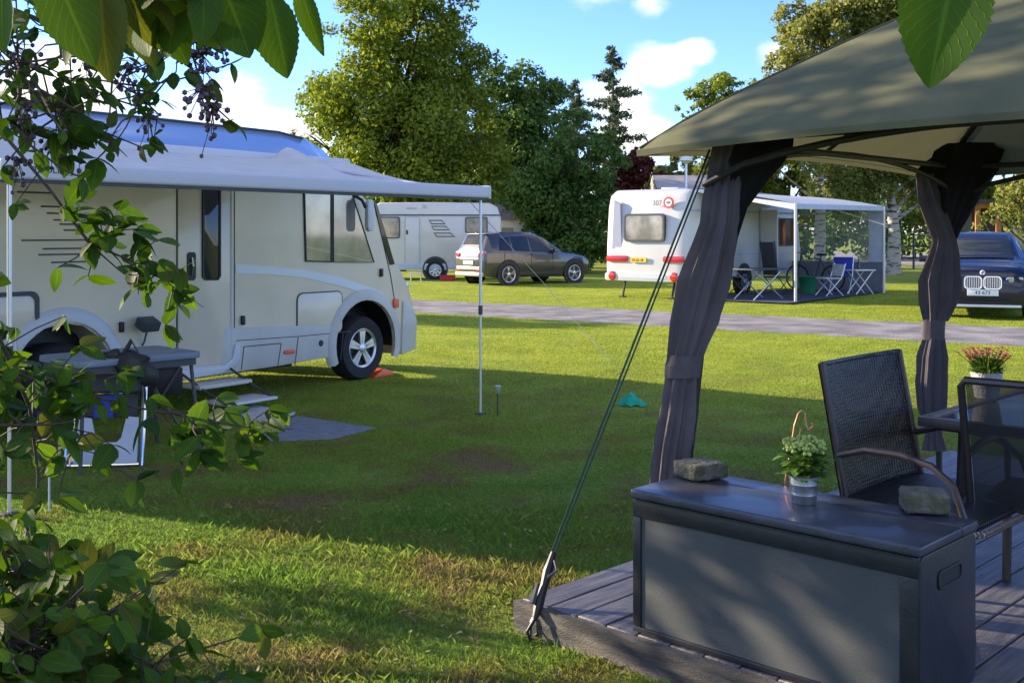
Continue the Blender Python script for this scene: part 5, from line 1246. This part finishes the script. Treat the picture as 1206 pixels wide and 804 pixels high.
# small birches in the middle distance seen through the awning panel
for i,(px,Yb,lab) in enumerate(((1012,44,'young tree seen through the clear awning panel'),)):
    pass
def conifer(name,label,px,py_top,Y,wpx,n,seed,leaf='conifer',low=.12):
    g = np.random.default_rng(seed); top = P(px,py_top,Y); o = Vector((top.x,Y,0)); hgt = top.z; t = thing(name,label,'tree',o)
    wmax = wpx/F*Y; Vs = []; tb_ = MB(); tb_.tube([(0,0,0),(0,0,hgt*.5),(0,0,hgt)],[.2,.12,.015],8)
    nb = 64; pts = []
    for i in range(nb):
        f = (i+.5)/nb; z = hgt*(low+(1-low)*f); a = g.uniform(0,2*PI); l = wmax*((1-f)**.8)*(.3+.9*g.random())+.15
        e = Vector((math.cos(a)*l,math.sin(a)*l,z+.18*l)); tb_.tube([(0,0,z),e],[.03,.008],4)
        m_ = int(n/nb*(.3+1.6*l/wmax)); tt = g.random(m_)**.6
        p = np.array([0,0,z])[None]+(np.array(e)-np.array([0,0,z]))[None]*tt[:,None]+g.normal(size=(m_,3))*np.array([.16,.16,.10])*(.5+l*.25)
        pts.append(p)
    q = np.concatenate(pts); m_ = len(q); nn = g.normal(size=(m_,3)); nn /= np.linalg.norm(nn,axis=1)[:,None]; ref = g.normal(size=(m_,3)); a = np.cross(nn,ref); a/=np.linalg.norm(a,axis=1)[:,None]; b = np.cross(nn,a)
    s_ = .12*(.6+.8*g.random(m_))[:,None]; V = np.stack([q-a*s_,q-b*s_*.35,q+a*s_,q+b*s_*.35],1).reshape(-1,3)
    npmesh('crown', V, np.arange(m_*4).reshape(-1,4), LM[leaf], t); tb_.build('trunk', M['bark'], t, fix=False)
conifer('spruce_tree','tall slender dark conifer against the blue sky',722,56,54,66,9500,21)
conifer('spruce_tree','shorter bluish conifer just left of the tall slender one',676,96,56,44,6500,22)
# off-frame trees on the left that throw the long shadows
def offtree(label,x,y,blobs,n,size,leaf,seed,trunk=.15,sub=150):
    t = thing('shade_tree',label,'tree',(x,y,0)); V,Fc,_,_ = leafcloud([(Vector(c),r_) for c,r_ in blobs], n, size, seed, .9, sub)
    npmesh('crown',V,Fc,LM[leaf],t); mb = MB(); mb.tube([(0,0,0),(.1,0,1.2),(0,.1,2.6)],[trunk*1.3,trunk,trunk*.5],8)
    for c,r_ in blobs: mb.tube([(0,0,1.0),Vector(c)],[trunk*.4,.01],5)
    mb.build('trunk', M['bark'], t)
offtree('leafy tree left of the frame beside the motorhome rear',-5.4,5.5,[((-.6,2.6,5.0),.9),((.4,1.8,4.9),.7),((0,0,2.6),1.2),((.4,1.2,2.3),.6),((-.4,-1.2,2.4),1.2),((.3,-1.2,1.2),.9),((.2,.2,3.9),1.2),((0,.9,3.4),.9),((.2,-1.3,3.8),1.1),((.4,.3,1.0),.8)],11500,.08,'dark',31,sub=84)
offtree('small tree left of the frame behind the motorhome',-14.8,26.3,[((0,0,3.6),1.2),((.3,.6,2.6),1.0),((-.2,-.5,4.6),1.0)],4000,.2,'dark',33,.15)
# far wood closing the horizon (one uncountable mass)
bl_ = []; g = random.Random(9)
for i in range(70):
    x_ = -62+i*1.8+g.uniform(-.6,.6); h_ = g.uniform(3.0,4.6) if x_>-8 else g.uniform(3,4.4)
    bl_.append((Vector((x_, 66+g.uniform(-2,2)+abs(x_)*.05, h_*.5)), h_*.55))
V,Fc,_,_ = leafcloud(bl_, 60000, .26, 40, .95, 1500)
tag(npmesh('far_wood', V, Fc, LM['dark']), 'far dark hedge and woodland edge behind the campsite','woodland',kind='stuff')

# ------------------------------------------------------------------ FOREGROUND SHRUB (leaves, twigs, dark berries)
rf = random.Random(77)
def ovate(mb, base, d, nrm, l, wd, serr=True):
    d = d.normalized(); s_ = d.cross(nrm).normalized(); n_ = s_.cross(d).normalized(); k = 28 if l > .07 and serr else 9
    cv = rf.uniform(-.25,.35); fold = rf.uniform(.05,.3); tw = rf.uniform(-.3,.3)
    vs = []
    for i in range(k+1):
        t = i/k; w_ = wd*.5*(math.sin(PI*min(1,t**.82))**.75)*(1-.12*t) if 0<t<1 else .0006
        if serr and 0<i<k: w_ *= (1.04 if i%2 else .97)
        c = base+d*l*t-n_*l*cv*t*t; s2 = (s_*math.cos(tw*t)+n_*math.sin(tw*t))
        vs += [c-s2*w_+n_*w_*fold, c-s2*w_*.5+n_*w_*fold*.4, c, c+s2*w_*.5+n_*w_*fold*.4, c+s2*w_+n_*w_*fold]
    fs = []
    for i in range(k):
        for j in range(4): fs.append((5*i+j,5*i+j+1,5*i+6+j,5*i+5+j))
    mb.add(vs,fs)
    if not hasattr(mb,'lc'): mb.lc = []
    for i in range(k+1): mb.lc += [(i/k,q_,0,1) for q_ in (1,.5,0,.5,1)]
def rv(s_=1): return Vector((rf.gauss(0,s_),rf.gauss(0,s_),rf.gauss(0,s_)))
def shrub(name,label,branches,trunkpts,trunkr,extra=None,berries=None,big=None):
    t = thing(name,label,'shrub',(trunkpts[0][0],trunkpts[0][1],0)); o = Vector(t.location)
    tw = MB(); lf = MB(); bb = MB()
    tw.tube([Vector(p)-o for p in trunkpts],trunkr,10)
    for (pts,r0,nl,size,spread) in branches:
        W_ = [P(*p) for p in pts]
        tw.tube([w_-o for w_ in W_],[r0*(1-.75*i/(len(W_)-1)) for i in range(len(W_))],7)
        for k in range(nl):
            u = rf.random()*(len(W_)-1); i = min(int(u),len(W_)-2); p = W_[i].lerp(W_[i+1],u-i)
            dr_ = (W_[i+1]-W_[i]).normalized(); q = p+Vector((rf.gauss(0,spread),rf.gauss(0,spread*1.2),rf.gauss(0,spread)))
            if (q-p).length > .02: tw.tube([p-o,(p.lerp(q,.5)+rv(.006))-o,q-o],[.0018,.0014,.001],4)
            for m_ in range(rf.choice((2,3,3,4))):
                dd = (dr_*.4+rv(.7)+Vector((.15,-.1,-.25))).normalized(); nn = (Vector((0,-.35,1))+rv(.55)).normalized()
                l = size*rf.uniform(.6,1.15); ovate(lf,q-o,dd,nn,l,l*rf.uniform(.52,.72))
    for (px,py,Y,dx,dz,l,wr,nx,ny,nz) in (big or []):
        ovate(lf, P(px,py,Y)-o, Vector((dx,.15,dz)), Vector((nx,ny,nz)), l, l*wr)
    for (px,py,Y,n_,sp) in (berries or []):
        c = P(px,py,Y); bb = MB()
        for k in range(n_):
            q = c+Vector((rf.gauss(0,sp),rf.gauss(0,sp),-abs(rf.gauss(0,sp*2.0))))
            tw.tube([c+Vector((0,0,-.3*abs(q.z-c.z)))-o, q-o],.0007,3); bb.ball(q-o,rf.uniform(.0032,.0050),6)
        bb.build('berry_cluster', M['berry'], t, smooth=True, fix=False)
    tw.build('branches', M['twig'], t, smooth=True, fix=False); fo_ = lf.build('foliage', LM['near'], t, smooth=True, fix=False, ang=R(80)); ca_ = fo_.data.color_attributes.new('leafco','FLOAT_COLOR','POINT'); ca_.data.foreach_set('color', np.array(lf.lc,dtype=np.float32).ravel())
    return t
br_up = [
 ([(-90,60,1.9),(-20,130,1.9),(10,165,1.9),(60,225,1.93),(105,287,1.98),(140,318,2.0)],.0048,5,.058,.03),
 ([(105,287,1.98),(150,305,2.0),(185,325,2.02),(215,345,2.05),(240,362,2.05)],.0022,20,.052,.032),
 ([(80,250,1.96),(112,255,1.97),(150,262,1.97)],.0015,9,.05,.018),
 ([(110,290,1.98),(130,275,1.99),(140,240,1.99)],.0012,3,.055,.014),
 ([(-90,10,1.6),(0,50,1.6),(40,95,1.6),(80,150,1.65)],.003,62,.030,.06),
 ([(-90,-30,1.7),(40,20,1.7),(100,60,1.7),(160,100,1.7),(175,130,1.7)],.003,60,.030,.05),
 ([(-60,-70,1.6),(90,0,1.6),(190,20,1.6),(225,60,1.6),(245,125,1.6)],.004,16,.035,.035),
 ([(40,100,1.65),(90,140,1.65),(130,165,1.66),(150,185,1.67)],.0025,9,.05,.03),
 ([(-40,120,1.6),(20,150,1.6),(50,190,1.6)],.002,10,.045,.04),
 ([(-60,-80,1.05),(80,-30,1.05),(200,-25,1.05),(330,-40,1.05),(430,-70,1.05)],.003,4,.07,.02),
]
big = [  # px,py,Y,dx,dz,len,width ratio,normal
 (318,-6,1.15,.20,-1,.088,.66,-0.38,-1,.15),(352,-20,1.1,.25,-1,.075,.36,-0.36,-1,.4),
 (60,-45,1.0,.35,-1,.10,.70,-0.39,-1,.3),(120,-40,1.0,-.1,-1,.105,.66,-0.42,-1,.25),(175,-30,1.05,.3,-1,.09,.7,-0.36,-1,.3),(215,-35,1.05,-.2,-1,.085,.7,-0.48,-1,.3),(255,-30,1.05,.45,-1,.085,.8,-0.39,-1,.2),(285,-30,1.1,.1,-1,.075,.7,-0.39,-1,.2),
 (5,-20,1.1,-.2,-1,.07,.7,-0.42,-1,.1),(150,-10,1.2,.2,-1,.085,.6,-0.42,-1,.2),(95,-10,1.15,-.3,-1,.08,.62,-0.42,-1,.2)]
shrub('overhanging_shrub','leafy shrub with drooping twigs and dark berries hanging in at top left',br_up,[(-1.9,1.9,0),(-1.85,1.85,1.2),(-1.5,1.75,2.2),(-1.1,1.7,2.5)],[.05,.04,.03,.02],
 berries=[(228,25,1.6,26,.012),(240,60,1.6,26,.012),(235,100,1.6,30,.014),(250,120,1.6,26,.012),(262,45,1.6,14,.012),(185,25,1.6,14,.012),(60,150,1.65,18,.014),(100,60,1.65,20,.014),(30,120,1.6,20,.014),(150,70,1.7,26,.02),(175,130,1.7,22,.012),(20,50,1.6,25,.018),(95,150,1.65,20,.012),(22,185,1.6,16,.01)], big=big)
br_lo = [
 ([(-90,370,2.0),(-10,385,2.0),(10,420,2.0),(35,480,2.05),(45,560,2.1),(40,620,2.1)],.006,50,.05,.05),
 ([(-90,430,1.9),(20,440,1.9),(90,460,1.9),(150,478,1.92),(220,490,1.95),(290,503,1.98),(345,505,2.0)],.0035,44,.052,.03),
 ([(-90,520,1.9),(0,500,1.9),(60,500,1.9),(110,510,1.92)],.004,22,.055,.045),
 ([(190,485,1.94),(215,515,1.94),(215,550,1.94)],.0015,3,.05,.012),
 ([(-90,640,1.8),(0,650,1.8),(40,640,1.8)],.004,16,.05,.04),
 ([(-80,820,1.7),(0,700,1.7),(30,660,1.7)],.005,46,.055,.05),
 ([(-60,900,1.6),(30,790,1.6),(90,740,1.6)],.005,150,.05,.06),
 ([(-120,760,1.5),(-30,740,1.5),(40,760,1.5),(110,790,1.5)],.004,90,.05,.05),
 ([(60,900,1.6),(150,820,1.6),(190,775,1.6)],.004,46,.042,.045),
 ([(150,900,1.6),(240,830,1.6),(260,795,1.6)],.004,14,.045,.03)]
shrub('leafy_bush','leafy green bush growing along the lower left edge, nearest the camera',br_lo,[(-1.4,1.9,0),(-1.35,1.9,.6),(-1.15,1.9,1.1),(-1.0,1.95,1.5)],[.04,.03,.02,.01])
# big leaf at the upper right belongs to another overhanging twig
big2 = [(1128,-52,1.15,-.18,-1,.138,.72,-.46,-1,.0),(1215,-22,1.15,.4,-1,.05,.7,0,-1,.2),(1180,-40,1.15,.6,-.2,.06,.6,0,-1,.5)]
shrub('overhanging_twig','large serrated green leaf hanging from a twig at the upper right',[([(1500,-300,1.2),(1350,-160,1.18),(1215,-70,1.16),(1110,-60,1.15)],.004,0,.05,.01),([(1500,-300,1.2),(1500,-200,1.3)],.004,14,.07,.08)],[(1.5,1.1,0),(1.4,1.1,1.2),(1.1,1.2,2.1)],[.05,.04,.004],big=big2)
# fallen leaves & specks on the near lawn
mb = MB()
for i in range(520):
    px = rf.uniform(0,800); py = rf.uniform(600,804); q = G(px,py)
    a,b,_z = inv(q)
    if a>-.05 and b>-.05: continue
    ovate(mb, Vector((q.x,q.y,.03+rf.random()*.01)), Vector((rf.gauss(0,1),rf.gauss(0,1),rf.gauss(0,.15))), Vector((rf.gauss(0,.3),rf.gauss(0,.3),1)), rf.uniform(.015,.035), rf.uniform(.01,.02), False)
tag(mb.build('fallen_leaves', leafmat('dead_leaf',(.14,.09,.03),(.32,.27,.10),.3,posscale=9), fix=False),'small dry fallen leaves scattered over the near lawn','leaves',kind='stuff')
